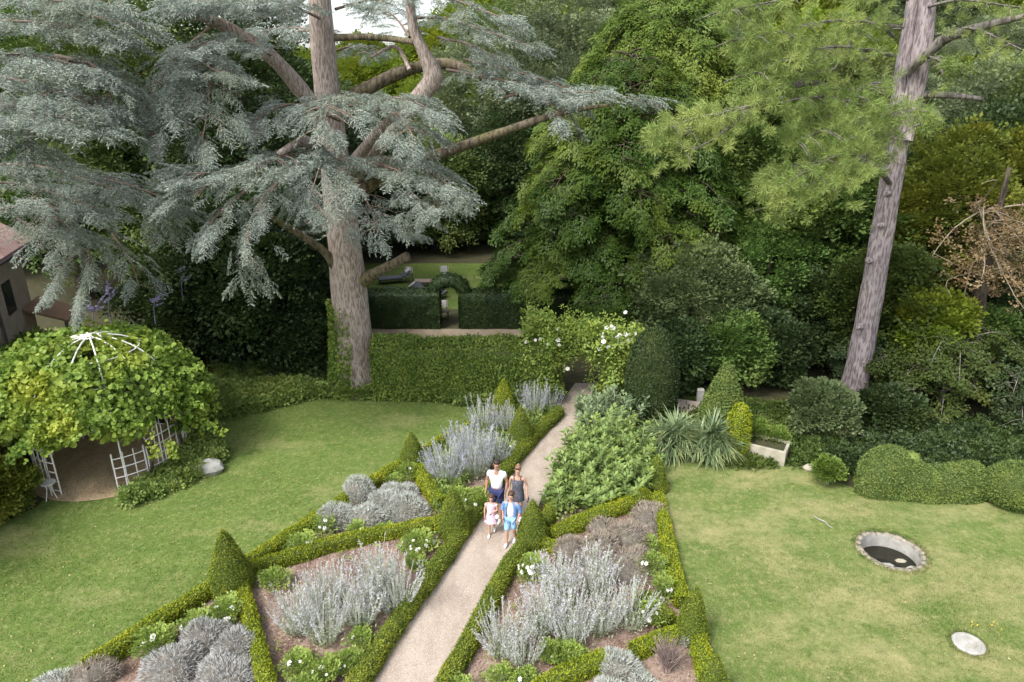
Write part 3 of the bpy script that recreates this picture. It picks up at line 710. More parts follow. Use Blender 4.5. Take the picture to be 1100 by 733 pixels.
for x, y, rp, h, nf, lab in [
        (160, 693, 26, .55, 3, 'rose bush with three white blooms against the lawn hedge at lower left'),
        (206, 672, 22, .5, 2, 'rose bush with white blooms between lawn hedge and grey lavender'),
        (236, 660, 24, .55, 7, 'rose bush full of white blooms in front of the largest cone'),
        (290, 622, 18, .5, 0, 'green rose bush without blooms right of the largest cone'),
        (318, 586, 20, .5, 2, 'rose bush with few white blooms in the narrow corner of the bed'),
        (340, 565, 18, .5, 3, 'rose bush with white blooms left of the silver group'),
        (386, 575, 14, .4, 4, 'low rose bush with white blooms in front of the silver group'),
        (412, 572, 12, .35, 2, 'small rose bush before the crossing hedge, in front of silver mounds'),
        (450, 588, 24, .45, 9, 'rose bush with many white blooms left of the dark path cone'),
        (446, 608, 14, .4, 2, 'rose bush with two blooms below the bush left of the path cone'),
        (438, 512, 16, .55, 1, 'light green rose bush beside the small cone by the left lawn'),
        (425, 520, 12, .5, 0, 'green rose bush touching the lawn hedge behind the silver group'),
        (515, 545, 24, .6, 2, 'green bush under the lilac wands left of the father'),
        (494, 540, 20, .55, 0, 'green bush under the lilac wands beside the thick hedge'),
        (545, 488, 15, .55, 4, 'rose bush with white blooms at the foot of the dark far cone'),
        (534, 462, 12, .5, 0, 'green bush below the bright yellow cone'),
        (314, 712, 18, .4, 2, 'low green bush in front of the left white wands'),
        (342, 722, 20, .4, 3, 'low green bush with white blooms at the bottom beside the path hedge'),
        (320, 740, 18, .35, 2, 'low green bush at the bottom edge right of the bright box hedge'),
        (376, 715, 18, .4, 2, 'low green bush right of middle in front of the left white wands'),
        (388, 690, 14, .35, 1, 'small green bush tucked against the path hedge, left bed'),
        (572, 618, 22, .6, 9, 'rose bush with white blooms just below the cone right of the path'),
        (490, 745, 18, .35, 3, 'green bush with blooms at the bottom edge beside the path, right bed'),
        (540, 730, 14, .3, 1, 'small green tuft on the mulch in front of the right white wands'),
        (565, 733, 14, .35, 1, 'green tuft beside the bottom box hedge in the right bed'),
        (612, 712, 22, .5, 0, 'dense dark green bush in front of the right white wands'),
        (590, 706, 14, .45, 1, 'light green rose shoots beside the dense green bush'),
        (700, 615, 17, .6, 3, 'rose bush with white blooms right of the dry lavender'),
        (712, 640, 16, .6, 2, 'loose rose bush leaning on the lawn hedge in the right bed'),
        (697, 668, 16, .55, 3, 'rose bush with white blooms beside the short dark hedge'),
        (696, 590, 12, .4, 0, 'light green tuft in the middle of the dry lavender group')]:
    bush(x + (7 if x < 345 else 0), y + (8 if x < 345 else 3), rp * .72, h * .8, lab, nf, group=gR, n=int(16 + rp * rp * .14), sc=.9)
# tall leafy perennials right of the path
def t_stalk(n=24, l=.24, wd=.085):
    t = rng.random(n) ** .7; az = np.arange(n) * 2.4; ll = l * (1.15 - t * .5); p = np.stack([t, .03 * np.cos(az), .03 * np.sin(az)], 1)
    d = np.stack([.25 + .5 * t, np.cos(az), np.sin(az)], 1); V, F = rhomb(p, d, np.tile([1., 0, 0], (n, 1)), ll, wd, .2)
    S = np.array([[0, -.008, 0], [0, .008, 0], [1, .004, 0], [1, -.004, 0]]); return join((V, F, 0), (S, np.array([[0, 1, 2, 3]]), 1))
TST = [t_stalk() for _ in range(3)]
def perennial(px, py, rpx, h, label, mat, group):
    c = G(px, py); r = rpx / pxm(px, py); n = int(8 + 20 * r * r * 3); f = Fol(); a_ = rng.uniform(0, 6.28, n); q = np.sqrt(rng.random(n))
    base = c + np.stack([np.cos(a_) * q * r * .8, np.sin(a_) * q * r * .8, np.zeros(n)], 1); d = np.stack([np.cos(a_) * q * .3, np.sin(a_) * q * .3, np.ones(n)], 1) + rng.normal(0, .06, (n, 3))
    hh = h * rng.uniform(.55, 1.08, n) * (1.05 - .3 * q)
    for i in range(n):                                   # leaf size stays the same on long and short stalks
        T_ = TST[i % 3]; V = T_[0].copy(); R_ = frames(d[i], (0, 1, 0), .0)[0]
        k = 4 * 24; cen = np.repeat(V[:k].reshape(-1, 4, 3)[:, :1], 4, 1).reshape(-1, 3); W = V.copy(); W[:k] = cen * [hh[i], 1, 1] + (V[:k] - cen); W[k:] *= [hh[i], 1, 1]
        f.add(W @ R_.T + base[i], T_[1], T_[2])
    return tag(f.build('leafy_perennial', [mat, 'wandstem'], origin=c), label, 'perennial', group)
for i, (x, y, rp, h, lab) in enumerate([
        (608, 545, 20, .9, 'leafy green perennial nearest the boy in the right bed'),
        (640, 540, 24, 1.0, 'leafy perennial behind the middle of the crossing hedge'),
        (672, 530, 24, 1.1, 'leafy perennial behind the right part of the crossing hedge'),
        (690, 512, 16, 1.0, 'leafy perennial beside the slender right cone'),
        (612, 520, 20, 1.1, 'leafy perennial at the path edge, front of the tall group'),
        (642, 512, 24, 1.3, 'leafy perennial in the heart of the tall group'),
        (672, 502, 22, 1.3, 'leafy perennial beside the short right hedge'),
        (624, 490, 18, 1.2, 'leafy perennial at the path edge, middle of the tall group'),
        (654, 486, 22, 1.5, 'leafy perennial in the back half of the tall group'),
        (684, 480, 18, 1.3, 'leafy perennial left of the sword leaved plants'),
        (640, 466, 17, 1.5, 'leafy perennial at the path edge, back of the tall group'),
        (662, 462, 20, 1.8, 'tallest leafy perennial, greyish green, in front of the rose arch'),
        (684, 458, 18, 1.5, 'greyish leafy perennial below the dark yew topiary'),
        (634, 448, 12, 1.4, 'leafy perennial at the very end of the gravel path')]):
    perennial(x, y, rp * 1.05, h * (1.12, .82, 1.0, .9)[i % 4], lab, 'tallleaf' if i < 10 else 'greyper', 'tall leafy perennials right of the path')
def stuff_cover(px_list, n, mat, label, key='small', zmax=.28, name='ground_cover', sc=1.3, seed=0):
    W = np.array(PG(px_list)); lo, hi = W.min(0), W.max(0); g = rng.uniform(lo, hi, (n, 2)); g = g[inside(g, W)]
    hgt = zmax * np.clip(.55 + .6 * vnoise(np.c_[g, np.zeros(len(g))], .9, seed), .12, 1.2)
    p = np.c_[g, hgt * rng.uniform(.2, 1, len(g))]; f = Fol(); d = unit(sph(len(g)) + [0, 0, .8]); scatter(f, key, p, d, rng.uniform(.7, 1.3, len(g)) * sc)
    return tag(f.build(name, mat), label, 'ground cover', kind='stuff')
stuff_cover([(205, 455), (232, 418), (232, 405), (420, 405), (600, 412), (600, 436), (545, 441), (500, 436), (420, 428), (330, 430), (240, 452)], 19000, 'cover', 'band of low leafy weeds and plants between the left lawn and the hornbeam hedge', zmax=.75)
stuff_cover([(690, 485), (800, 505), (870, 500), (900, 500), (905, 480), (880, 440), (760, 430), (700, 440)], 4200, 'oak', 'low green ground cover at the back edge of the right lawn', zmax=.22, seed=4)
stuff_cover([(130, 548), (170, 535), (215, 515), (240, 495), (235, 460), (205, 470), (195, 500), (150, 525)], 2600, 'cover', 'leafy edging plants around the foot of the trellis arbour', zmax=.4, seed=7)
stuff_cover([(470, 560), (500, 520), (600, 440), (560, 440), (470, 490), (455, 500)], 2600, 'cover', 'low green leaves under the lilac flower wands', zmax=.4, seed=9)
stuff_cover([(590, 560), (700, 525), (698, 480), (690, 445), (632, 445), (600, 510)], 2600, 'tallleaf', 'lower leaves between the tall perennials', zmax=.45, seed=10)

stuff_cover([(885, 505), (905, 516), (1130, 526), (1130, 460), (880, 440)], 4200, 'dark', 'ground cover behind the long clipped shrub, the shade there put into dark leaf colour', zmax=.3, seed=14)  # dark leaves carry the shade behind the shrub as colour
# bark chips and small leaf litter on the beds
def chips():
    f = Fol()
    for pl, n in (([(600, 437), (545, 441), (455, 492), (405, 522), (340, 560), (262, 612), (110, 712), (340, 820), (420, 675), (470, 605), (510, 550)], 34000),
                  ([(630, 440), (690, 445), (712, 545), (735, 650), (765, 733), (800, 850), (430, 840), (500, 692), (556, 585), (592, 542)], 34000)):
        W = np.array(PG(pl)); g = rng.uniform(W.min(0), W.max(0), (n, 2)); g = g[inside(g, W)]; p = np.c_[g, rng.uniform(.01, .03, len(g))]
        V, F = rhomb(p, unit(sph(len(g)) * [1, 1, .3]), unit([0, 0, 1.] + rng.normal(0, .4, (len(g), 3))), rng.uniform(.025, .085, len(g)), .026, 0); f.add(V, F)
    m = leaf_mat('bark_chips', (.16, .10, .08), (.42, .32, .27), (.3, .22, .18), .0, .9, 3.)
    tag(f.build('bark_chips', m), 'brown bark chips strewn over the flower beds', 'mulch', kind='stuff')
chips()
def path_stones():
    W = np.array(PG(pathL + pathR)); g = rng.uniform(W.min(0), W.max(0), (26000, 2)); g = g[inside(g, W)]; k = len(g); f = Fol()
    p = np.c_[g, np.full(k, .013)]; a_ = rng.uniform(0, 6.28, k); d = np.c_[np.cos(a_), np.sin(a_), rng.uniform(0, .3, k)]
    V, F = rhomb(p, d, unit([0, 0, 1.] + rng.normal(0, .3, (k, 3))), rng.uniform(.012, .04, k), .022, .25); f.add(V, F)
    tag(f.build('path_stones', leaf_mat('path_stone', (.30, .24, .19), (.66, .60, .53), (.42, .33, .27), 0, .9, 3.)), 'small loose stones scattered on the gravel path', 'gravel', kind='stuff')
    for side, off in ((pathL[1:-1], .03), (pathR[1:-1], -.03)):
        C = crpath([[*G(x, y)[:2], 0] for x, y in side], 70); V = []; Fq = []
        for i, c in enumerate(C):
            d = unit(C[min(i + 1, 69)] - C[max(i - 1, 0)]); nr = np.array([d[1], -d[0], 0]) * (1 if off > 0 else 1); h = .035 + .012 * math.sin(i * 1.9) + .008 * math.sin(i * 5.1)
            for u, z in ((off - .035, 0), (off - .03, h), (off + .03, h), (off + .035, 0)): V.append(c + nr * u + [0, 0, z])
        for i in range(69):
            for j in range(3): Fq.append([i * 4 + j, (i + 1) * 4 + j, (i + 1) * 4 + j + 1, i * 4 + j + 1])
        tag(poly('path_edging', V, Fq, 'concrete'), kind='structure')
    # short weeds on the beds
    f = Fol()
    for pl in ([(455, 495), (340, 560), (262, 612), (110, 712), (340, 820), (420, 675), (470, 605), (510, 550)], [(690, 445), (712, 545), (735, 650), (765, 733), (800, 850), (430, 840), (500, 692), (556, 585), (592, 542)]):
        W = np.array(PG(pl)); g = rng.uniform(W.min(0), W.max(0), (260, 2)); g = g[inside(g, W)]; p = np.c_[g, np.full(len(g), .07)]; scatter(f, 'small', p, unit(sph(len(g)) + [0, 0, 1.]), rng.uniform(.3, .85, len(g)))
    tag(f.build('weeds', 'rose'), 'scattered small green weeds on the bark mulch', 'weeds', kind='stuff')
path_stones()

# ------------------------------------------------------------------ POOL, COVER, TROUGH, STONES ON THE RIGHT LAWN
def pool():
    c = pool_c; root = empty('round_basin', c, 'round sunken stone basin of dark water in the right lawn', 'basin')
    r = POOL_R; n = 48; prof = [(r + .13, .0), (r + .12, .035), (r + .02, .045), (r - .02, .03), (r - .03, -.62)]
    f = Fol(); N = 24; cuts = np.sort(np.linspace(0, 1, N + 1)[:-1] + rng.normal(0, .008, N)) * 2 * math.pi; cuts = np.append(cuts, cuts[0] + 2 * math.pi)
    for i in range(N):
        a0 = cuts[i] + .012; a1 = cuts[i + 1] - .012; ri, ro = r - .02 + rng.normal(0, .006), r + .10 + rng.normal(0, .02); h = .012 + rng.uniform(0, .022)
        V = [c + [q * math.cos(a), q * math.sin(a), z] for z in (-.05, h) for q, a in ((ri, a0), (ro, a0), (ro * 1.01, (a0 + a1) / 2), (ro, a1), (ri, a1), (ri, (a0 + a1) / 2))]
        f.add(V, [[6, 7, 8, 11], [11, 8, 9, 10], [0, 1, 7, 6], [1, 2, 8, 7], [2, 3, 9, 8], [3, 4, 10, 9], [4, 5, 11, 10], [5, 0, 6, 11]])
    f.build('rim', 'stone_rim', root)
    V, F = rev_arrays(c, [(r - .02, .03), (r - .03, -.3), (r - .03, -.7)], n, .0); poly('wall', V, F[:, ::-1], 'pale_stone', root, smooth=True)
    pts = [(c[0] + (r - .02) * math.cos(2 * math.pi * i / n), c[1] + (r - .02) * math.sin(2 * math.pi * i / n), -.36) for i in range(n)]
    poly('water', pts, [list(range(n))], 'water', root)
    for k, (x, y, s, m) in enumerate(((-.1, -.12, .2, 'pale_stone'), (.35, .05, .15, 'concrete'), (.1, -.42, .12, 'pale_stone'), (.5, -.25, .14, 'pale_stone'))):
        q = c + [x, y, -.36]; V, F = rev_arrays(q, [(s * .9, -.03), (s, .01), (s * .6, .04), (.01, .05)], 7, s * .25, k + 9, (1, .6)); tag(poly('floating_leaf', V, F, m, root), None)
pool()
cc = G(1040, 693); root = empty('well_cover', cc, 'small round pale concrete cover lying on the right lawn', 'cover')
V, F = rev_arrays(cc, [(.31, 0), (.315, .05), (.29, .07), (.245, .07), (.23, .05), (.01, .053)], 36, .006, 2); poly('slab', V, F, 'pale_stone', root)
a = np.linspace(-2.6, .3, 14); V, F = tube_arrays([cc + [.14 * math.cos(t), .14 * math.sin(t), .06] for t in a], [.012] * 14, 5, 0, 1); poly('handle', V, F, 'concrete', root)
g = G(882, 562); tube('fallen_twig', [g + [-.1, .28, .03], g + [0, .1, .04], g + [.12, .0, .03], g + [.12, -.15, .03], g + [.2, -.27, .03]], [.012, .014, .014, .012, .006], 'pale_stone', origin=g, segs=6); tag(bpy.data.objects['fallen_twig'], 'pale crooked twig lying on the dry grass left of the basin', 'twig')
for i, (x, y, lab) in enumerate(((1044, 672, 'yellow lawn flowers just above the round cover, nearest it'), (1068, 676, 'yellow lawn flowers right of the round cover'), (1006, 540, 'yellow flower at the foot of the long topiary'))):
    f = Fol(); c = G(x, y); p = c + np.c_[rng.normal(0, .06, (9, 2)), rng.uniform(.05, .12, 9)]
    VV, FF = rhomb(p, sph(9), sph(9), .04, .035, 0); f.add(VV, FF)
    tag(f.build('lawn_flower', plain('yellow_petal%d' % i, (.8, .62, .03), (.7, .5, .02)), origin=c), lab, 'flower', 'yellow flowers in the right lawn')
def trough():
    a = G(794, 490); b = G(842, 502); d = unit(b - a); n = np.array([-d[1], d[0], 0]); L_ = np.linalg.norm(b - a); root = empty('stone_trough', a, 'long pale concrete trough planted with small shrubs behind the right lawn', 'planter')
    W_, H_, t_ = .75, .5, .09
    def slab(u0, u1, v0, v1, z0, z1, name):
        V, F = boxm((u0, v0, z0), (u1, v1, z1)); V = [a + d * x + n * y + np.array([0, 0, z]) for x, y, z in V]
        o = poly(name, V, F, 'concrete', root); bv = o.modifiers.new('b', 'BEVEL'); bv.width = .015; bv.segments = 2; return o
    slab(0, L_, 0, t_, 0, H_, 'front_wall'); slab(0, L_, W_, W_ + t_, 0, H_, 'back_wall')
    slab(-.002, t_, t_ + .002, W_ - .002, 0, H_ - .003, 'end_wall'); slab(L_ - t_, L_ + .002, t_ + .002, W_ - .002, 0, H_ - .003, 'end_wall')
    slab(t_ + .004, L_ - t_ - .004, t_ + .004, W_ - .004, 0, H_ - .08, 'earth').data.materials[0] = M['litter']
trough()
for x, y, rp, h, lab in ((812, 480, 9, .8, 'small yellow green shrub in the concrete trough, at its left'), (833, 484, 10, .7, 'small yellow green shrub at the right end of the concrete trough')):
    bush(x, y, rp, h, lab, 0, 'hornbeam', group='shrubs in the trough', cat='shrub', name='small_shrub', n=150)
def terrace():
    pts = PG([(700, 449), (716, 435), (752, 440), (742, 452)]); V = [(p[0], p[1], z) for z in (0, .3) for p in pts]
    F = [(4, 5, 6, 7)] + [(i, (i + 1) % 4, (i + 1) % 4 + 4, i + 4) for i in range(4)]
    o = poly('stone_step', V, F, plain('pink_paving', (.5, .40, .34), (.38, .31, .27), .9, 4, .3), origin=np.array([*pts[0], 0])); tag(o, 'pale pinkish paved step behind the sword leaved plants', 'step')
    c = G(751, 438); V, F = boxm(c + [-.12, -.1, 0], c + [.12, .1, .75]); o = poly('stone_post', V, F, 'pale_stone', origin=c); o.modifiers.new('b', 'BEVEL').width = .03
    tag(o, 'short pale stone post at the end of the paved step', 'post')
terrace()
for i, (x, y, s, sq, lab) in enumerate(((183, 523, .3, .6, 'dark grey field stone at the foot of the arbour'), (222, 508, .5, .55, 'large pale field stone beside the arbour planting'), (872, 506, .3, .8, 'flat stone in the bare patch left of the small yellow shrub'))):
    c = G(x, y); V, F = rev_arrays(c, [(s * .8, 0), (s, s * .3), (s * .85, s * .6), (s * .4, s * .75), (.01, s * .7)], 9, s * .22, i + 2, (1, .6)); tag(poly('field_stone', V, F, 'concrete' if i != 1 else 'pale_stone', origin=c), lab, 'stone')

f = Fol()
for c_, r0, n_ in ((pool_c, POOL_R + .11, 1500), (cc, .32, 700)):
    a_ = rng.uniform(0, 6.28, n_); q_ = r0 + rng.uniform(-.05, .1, n_); p = c_ + np.stack([np.cos(a_) * q_, np.sin(a_) * q_, np.full(n_, .0)], 1); d_ = unit(np.c_[rng.normal(0, .5, (n_, 2)), np.ones(n_)])
    V, F = rhomb(p, d_, sph(n_), rng.uniform(.04, .1, n_), .014, 0); f.add(V, F)
tag(f.build('grass', 'grassblade_r'), 'longer grass growing round the basin rim and the concrete cover', 'grass', kind='stuff')
# topiary beyond the right lawn
def blobs(name, parts, label, mat='boxd', leaf=.055, dens=1700, base=None, cat='topiary', wob=.04):
    f = Fol()
    for i, (c, rx, ry, rz) in enumerate(parts):
        c = np.array(c, float)
        prof = [(max(.01, math.sin(math.pi * t) ** .8), -math.cos(math.pi * t)) for t in np.linspace(.02, .98, 11)]
        V, F = rev_arrays(np.zeros(3), prof, 22, 0); V = V * [rx, ry, rz] + c; V = V + unit(V - c) * vnoise(V, 2.8, i)[:, None] * wob; V[:, 2] = np.maximum(V[:, 2], 0)
        f.add(c + (V - c) * .97, F, 1); clothe(f, V, F, leaf, dens)
    return tag(f.build(name, [mat, 'inner'], origin=base), label, cat)
def GB(px, py, z): return G(px, py, z)      # centre of a blob at height z
def long_shrub():
    K = [(918, 534, .5, .5), (926, 535, 1.0, .95), (945, 536, 1.15, 1.28), (962, 537, 1.1, 1.25), (978, 539, 1.05, 1.0), (995, 541, 1.0, .78), (1012, 541, 1.0, .78), (1030, 540, 1.05, .86), (1046, 538, .95, .8), (1056, 536, .5, .45)]
    g = np.array([[*G(x, y - 10)[:2], w_, h] for x, y, w_, h in K]); C = crpath(g, 50); V = []; F = []; m = 14
    for i, (x, y, w_, h) in enumerate(C):
        d = unit(C[min(i + 1, 49)][:2] - C[max(i - 1, 0)][:2]); nr = np.array([d[1], -d[0]])
        for j in range(m):
            a_ = math.pi * j / (m - 1); u = -math.cos(a_); ux = math.copysign(abs(u) ** .55, u) * w_ * .5; V.append([x + nr[0] * ux, y + nr[1] * ux, max(0, math.sin(a_)) ** .55 * h])
    V = np.array(V); V += np.stack([vnoise(V, 3, 1), vnoise(V, 3, 2), vnoise(V, 3, 3)], 1) * .05
    for i in range(49):
        for j in range(m - 1): F.append([i * m + j, i * m + j + 1, (i + 1) * m + j + 1, (i + 1) * m + j])
    for i in (0, 49):
        for j in range(m // 2 - 1): F.append([i * m + j, i * m + j + 1, i * m + m - 2 - j, i * m + m - 1 - j])
    F = np.array(F); f = Fol(); f.add(V * [1, 1, .97], F, 1); clothe(f, V, F, .055, 1900, .015, .8)
    c = GB(978, 494, 1.08); V, F = rev_arrays(c, blob_prof(.24, .22, .0), 16, .03); f.add(V, F); clothe(f, V, F, .04, 1100)
    tag(f.build('clipped_shrub', ['tgreen', 'inner'], origin=G(960, 530)), 'long rounded clipped shrub with a hump, a knob and a low tail beyond the basin', 'topiary')
long_shrub()
blobs('clipped_shrub', [(GB(1090, 522, .6), .75, .7, .62), (GB(1115, 520, .6), .8, .7, .6)], 'rounded clipped shrub cut by the right edge of the photo', mat='tgreen', base=G(1095, 540))
bush(888, 520, 13, .75, 'small yellow green shrub left of the long clipped shrub', 0, 'hornbeam', cat='shrub', name='small_shrub', n=260)
# yew cones and columns behind the beds
def tall_topiary(px, base, top, rpx, shape, label, mat, leaf=.065, dens=1500, wob=.07):
    c = G(px, base); r = rpx / pxm(px, base); dx, dy, dz = ray(px, top); h = CAM_H + dz * c[1] / dy
    pr = {'egg': [(.75, 0), (.97, .12), (1, .3), (.96, .5), (.85, .68), (.66, .83), (.4, .94), (.02, 1)], 'cone': [(.85, 0), (1, .1), (.95, .25), (.78, .45), (.58, .63), (.38, .8), (.18, .93), (.02, 1)], 'col': [(.8, 0), (1, .15), (.95, .5), (.8, .8), (.45, .95), (.02, 1)]}[shape]
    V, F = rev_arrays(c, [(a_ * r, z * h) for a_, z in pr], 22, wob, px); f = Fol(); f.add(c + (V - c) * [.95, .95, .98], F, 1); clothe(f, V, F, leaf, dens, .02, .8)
    return tag(f.build('topiary', [mat, 'inner'], origin=c), label, 'topiary')
tall_topiary(697, 452, 352, 27, 'egg', 'tall dark egg shaped yew beside the rose arch', 'dark')
tall_topiary(772, 474, 390, 25, 'cone', 'broad grey green clipped cone behind the sword leaved plants', 'tgreen', .07)
tall_topiary(789, 490, 436, 12, 'col', 'small yellow green column shrub beside the concrete trough', 'box')

# sword-leaved plants
def sword(px, py, rpx, n, label):
    c = G(px, py); r = rpx / pxm(px, py); f = Fol(); Ts = [t_strip(1, .085, b, 5, .1) for b in (.25, .4, .6)]
    for hx, hy, hz_ in ((0, 0, .35), (.35, .1, .5), (-.3, .15, .45), (.1, .3, .7)):
        k = n // 4; d = sph(k); d[:, 2] = np.abs(d[:, 2]) * 1.0 - .12
        scatter(f, Ts, np.tile(c + [hx * r, hy * r, hz_], (k, 1)) + rng.normal(0, .03, (k, 3)), unit(d), rng.uniform(.65, 1.05, k) * r * .95, roll=.1)
    return tag(f.build('sword_leaved_plant', 'yucca', origin=c), label, 'plant', 'sword leaved plants by the right lawn')
sword(722, 490, 34, 900, 'grey green sword leaved plant, the left one of the pair'); sword(762, 494, 34, 900, 'sword leaved plant with yellower blades, the right one of the pair')

# ------------------------------------------------------------------ HEDGES ACROSS THE BACK OF THE GARDEN
def wall_hedge(a, b, wd, h, mat, label, leaf, dens, base_label='hedge', name='hedge', wob=.1, seed=0, parts=None):
    V, F = hedge_arrays([a, b], wd, h, .3, wob, seed, .18); f = Fol(); f.add(V, F, 1); clothe(f, V, F, leaf, dens, .06, .9)
    for (V2, F2) in parts or []: f.add(V2, F2); clothe(f, V2, F2, leaf, dens, .03, .8)
    return tag(f.build(name, [mat, 'inner'], origin=np.array([*a, 0])), label, base_label)
A0 = G(404, 424); A1 = G(592, 424); A1[1] -= .15
wall_hedge(A0[:2], A1[:2], 1.1, 2.12, 'hornbeam', 'tall light green hornbeam hedge across the end of the left lawn', .11, 520, seed=5)
yD = G(480, 357)[1] + .9
X0, X1 = P(330, 340, yD)[0], P(474, 340, yD)[0]; X2, X3 = P(493, 340, yD)[0], P(700, 340, yD)[0]
# dark yew hedge with an arched doorway
xm, hw = (X1 + X2) / 2, (X2 - X1) / 2
arcpts = []
for t in np.linspace(0, math.pi, 13): arcpts.append((xm - math.cos(t) * (hw + .3), 1.62 + math.sin(t) * .62))
f = Fol()
for aa, bb in (((X0, yD), (X1 - .02, yD)), ((X2 + .02, yD), (X3, yD))):
    V, F = hedge_arrays([aa, bb], 1.0, 1.75, .3, .06, 3, .15); f.add(V, F); clothe(f, V, F, .09, 260, .02, .8)
V, F = tube_arrays([(x, yD, z) for x, z in arcpts], [.32] * 13, 10, .05, 1); f.add(V, F); clothe(f, V, F, .09, 260, .02, .8)
tag(f.build('hedge', 'dyew', origin=np.array([X0, yD, 0])), 'very dark clipped yew hedge with an arched doorway beyond the dirt path', 'hedge')

# climbing rose arch over the end of the path
def rose_arch():
    c = G(618, 424); root = empty('climbing_rose', c, 'light green climbing rose with white blooms arching over the end of the path', 'climbing rose')
    f = Fol(); n = 1500; rx = 1.15
    t = rng.uniform(-.3, math.pi + .5, n); r = 1.25 + rng.normal(0, .33, n)
    # an arch from left to right; its right shoulder broad and high
    x = -np.cos(t) * r * rx * (1 + .15 * (np.cos(t) < 0)); z = 1.3 + np.sin(np.clip(t, 0, math.pi)) * r * .85 + rng.normal(0, .22, n); z = np.where((t < 0) | (t > math.pi), rng.uniform(.2, 1.5, n), z)
    p = c + np.stack([x, rng.normal(0, .35, n), z], 1); scatter(f, 'small', p, unit(sph(n) + [0, -.2, .5]), rng.uniform(1., 1.8, n))
    m = 500; q = c + np.stack([rng.uniform(-1.9, -.9, m), rng.normal(0, .4, m), rng.uniform(.4, 3.2, m)], 1); scatter(f, 'small', q, unit(sph(m) + [0, -.2, .5]), rng.uniform(1., 1.8, m))
    q = c + np.stack([rng.uniform(1.1, 2.3, m), rng.normal(0, .4, m), rng.uniform(.6, 2.6, m)], 1); scatter(f, 'small', q, unit(sph(m) + [0, -.2, .5]), rng.uniform(1., 1.8, m))
    f.build('foliage', 'rose', root)
    for s in (-1, 1):
        tube('stem', [c + [s * 1.15, 0, 0], c + [s * 1.2, .05, 1.], c + [s * 1.0, 0, 1.9], c + [s * .3, 0, 2.35]], [.05, .04, .03, .02], 'bark_g', root, segs=6)
    for i in range(38):
        k = i < 26; q = np.array([rng.normal(1.35, .38) if k else rng.normal(-.9, .7), -.55 + rng.normal(0, .12), rng.normal(2.45, .28) if k else rng.normal(2.3, .4)])
        o = bpy.data.objects.new('flower', FLOWER); COL.objects.link(o); o.parent = root; o.location = q
        o.rotation_euler = (R(60) + rng.normal(0, .4), rng.normal(0, .5), 0); s = random.uniform(1., 1.9); o.scale = (s, s, s)
rose_arch()

# ------------------------------------------------------------------ TREES
def bough(f, pts, width, dens, key, sc, droop=.25, t0=.1, twig=1, rt=.05, hang=.25, thick=.08):
    """a flat drooping bough: the branch itself and the sprays along its side twigs"""
    C = crpath(pts, 60); L_ = np.linalg.norm(np.diff(C, axis=0), axis=1).sum(); n = max(6, int(L_ * width * dens))
    t = t0 + (1 - t0) * rng.random(n) ** .8; s = rng.uniform(-1, 1, n); i = (t * 58).astype(int)
    # sprays gather in tiers rather than evenly
    t = t + .02 * np.sin(s * 9 + t * 30)
    tg = unit(C[i + 1] - C[i]); lat = np.cross(tg, [0, 0, 1.]); lat[np.linalg.norm(lat, axis=1) < .2] = [1, 0, 0]; lat = unit(lat)
    wv = width * .5 * np.clip(np.minimum(.35 + t * 1.1, (1.12 - t) * 2.6), .15, 1)
    off = s * wv
    p = C[i] + lat * off[:, None] + np.c_[np.zeros((n, 2)), -droop * off ** 2 * 1.2 + rng.normal(0, thick, n) + .12 * np.sin(off * 5 + t * 14)]
    d = tg * (.55 + .3 * t[:, None]) + lat * s[:, None] * 1.1 + np.c_[rng.normal(0, .15, (n, 2)), -hang - droop * .5 * np.abs(s) + rng.normal(0, .14, n)]
    scatter(f, key, p, d, rng.uniform(.65, 1.15, n) * sc, roll=.3)
    if twig is not None:
        V, F = tube_arrays(C[::6], np.linspace(rt, .012, len(C[::6])), 5, .05, 1, cap=False); f.add(V, F, twig)
        for _ in range(int(L_ * 2)):
            k = rng.integers(6, 56); q = C[k]; l = lat[rng.integers(0, n)]; sg = rng.choice([-1, 1]); tgk = unit(C[k + 1] - C[k]); l = unit(np.cross(tgk, [0, 0, 1.]) + [1e-4, 0, 0])
            e = q + l * sg * width * .42 + tgk * width * .2 + [0, 0, -droop * width * width * .2]
            V, F = tube_arrays([q, (q + e) / 2 + [0, 0, .05], e], [rt * .4, rt * .28, .006], 4, 0, 1, cap=False); f.add(V, F, twig)
PP = lambda l: [P(*q) for q in l]
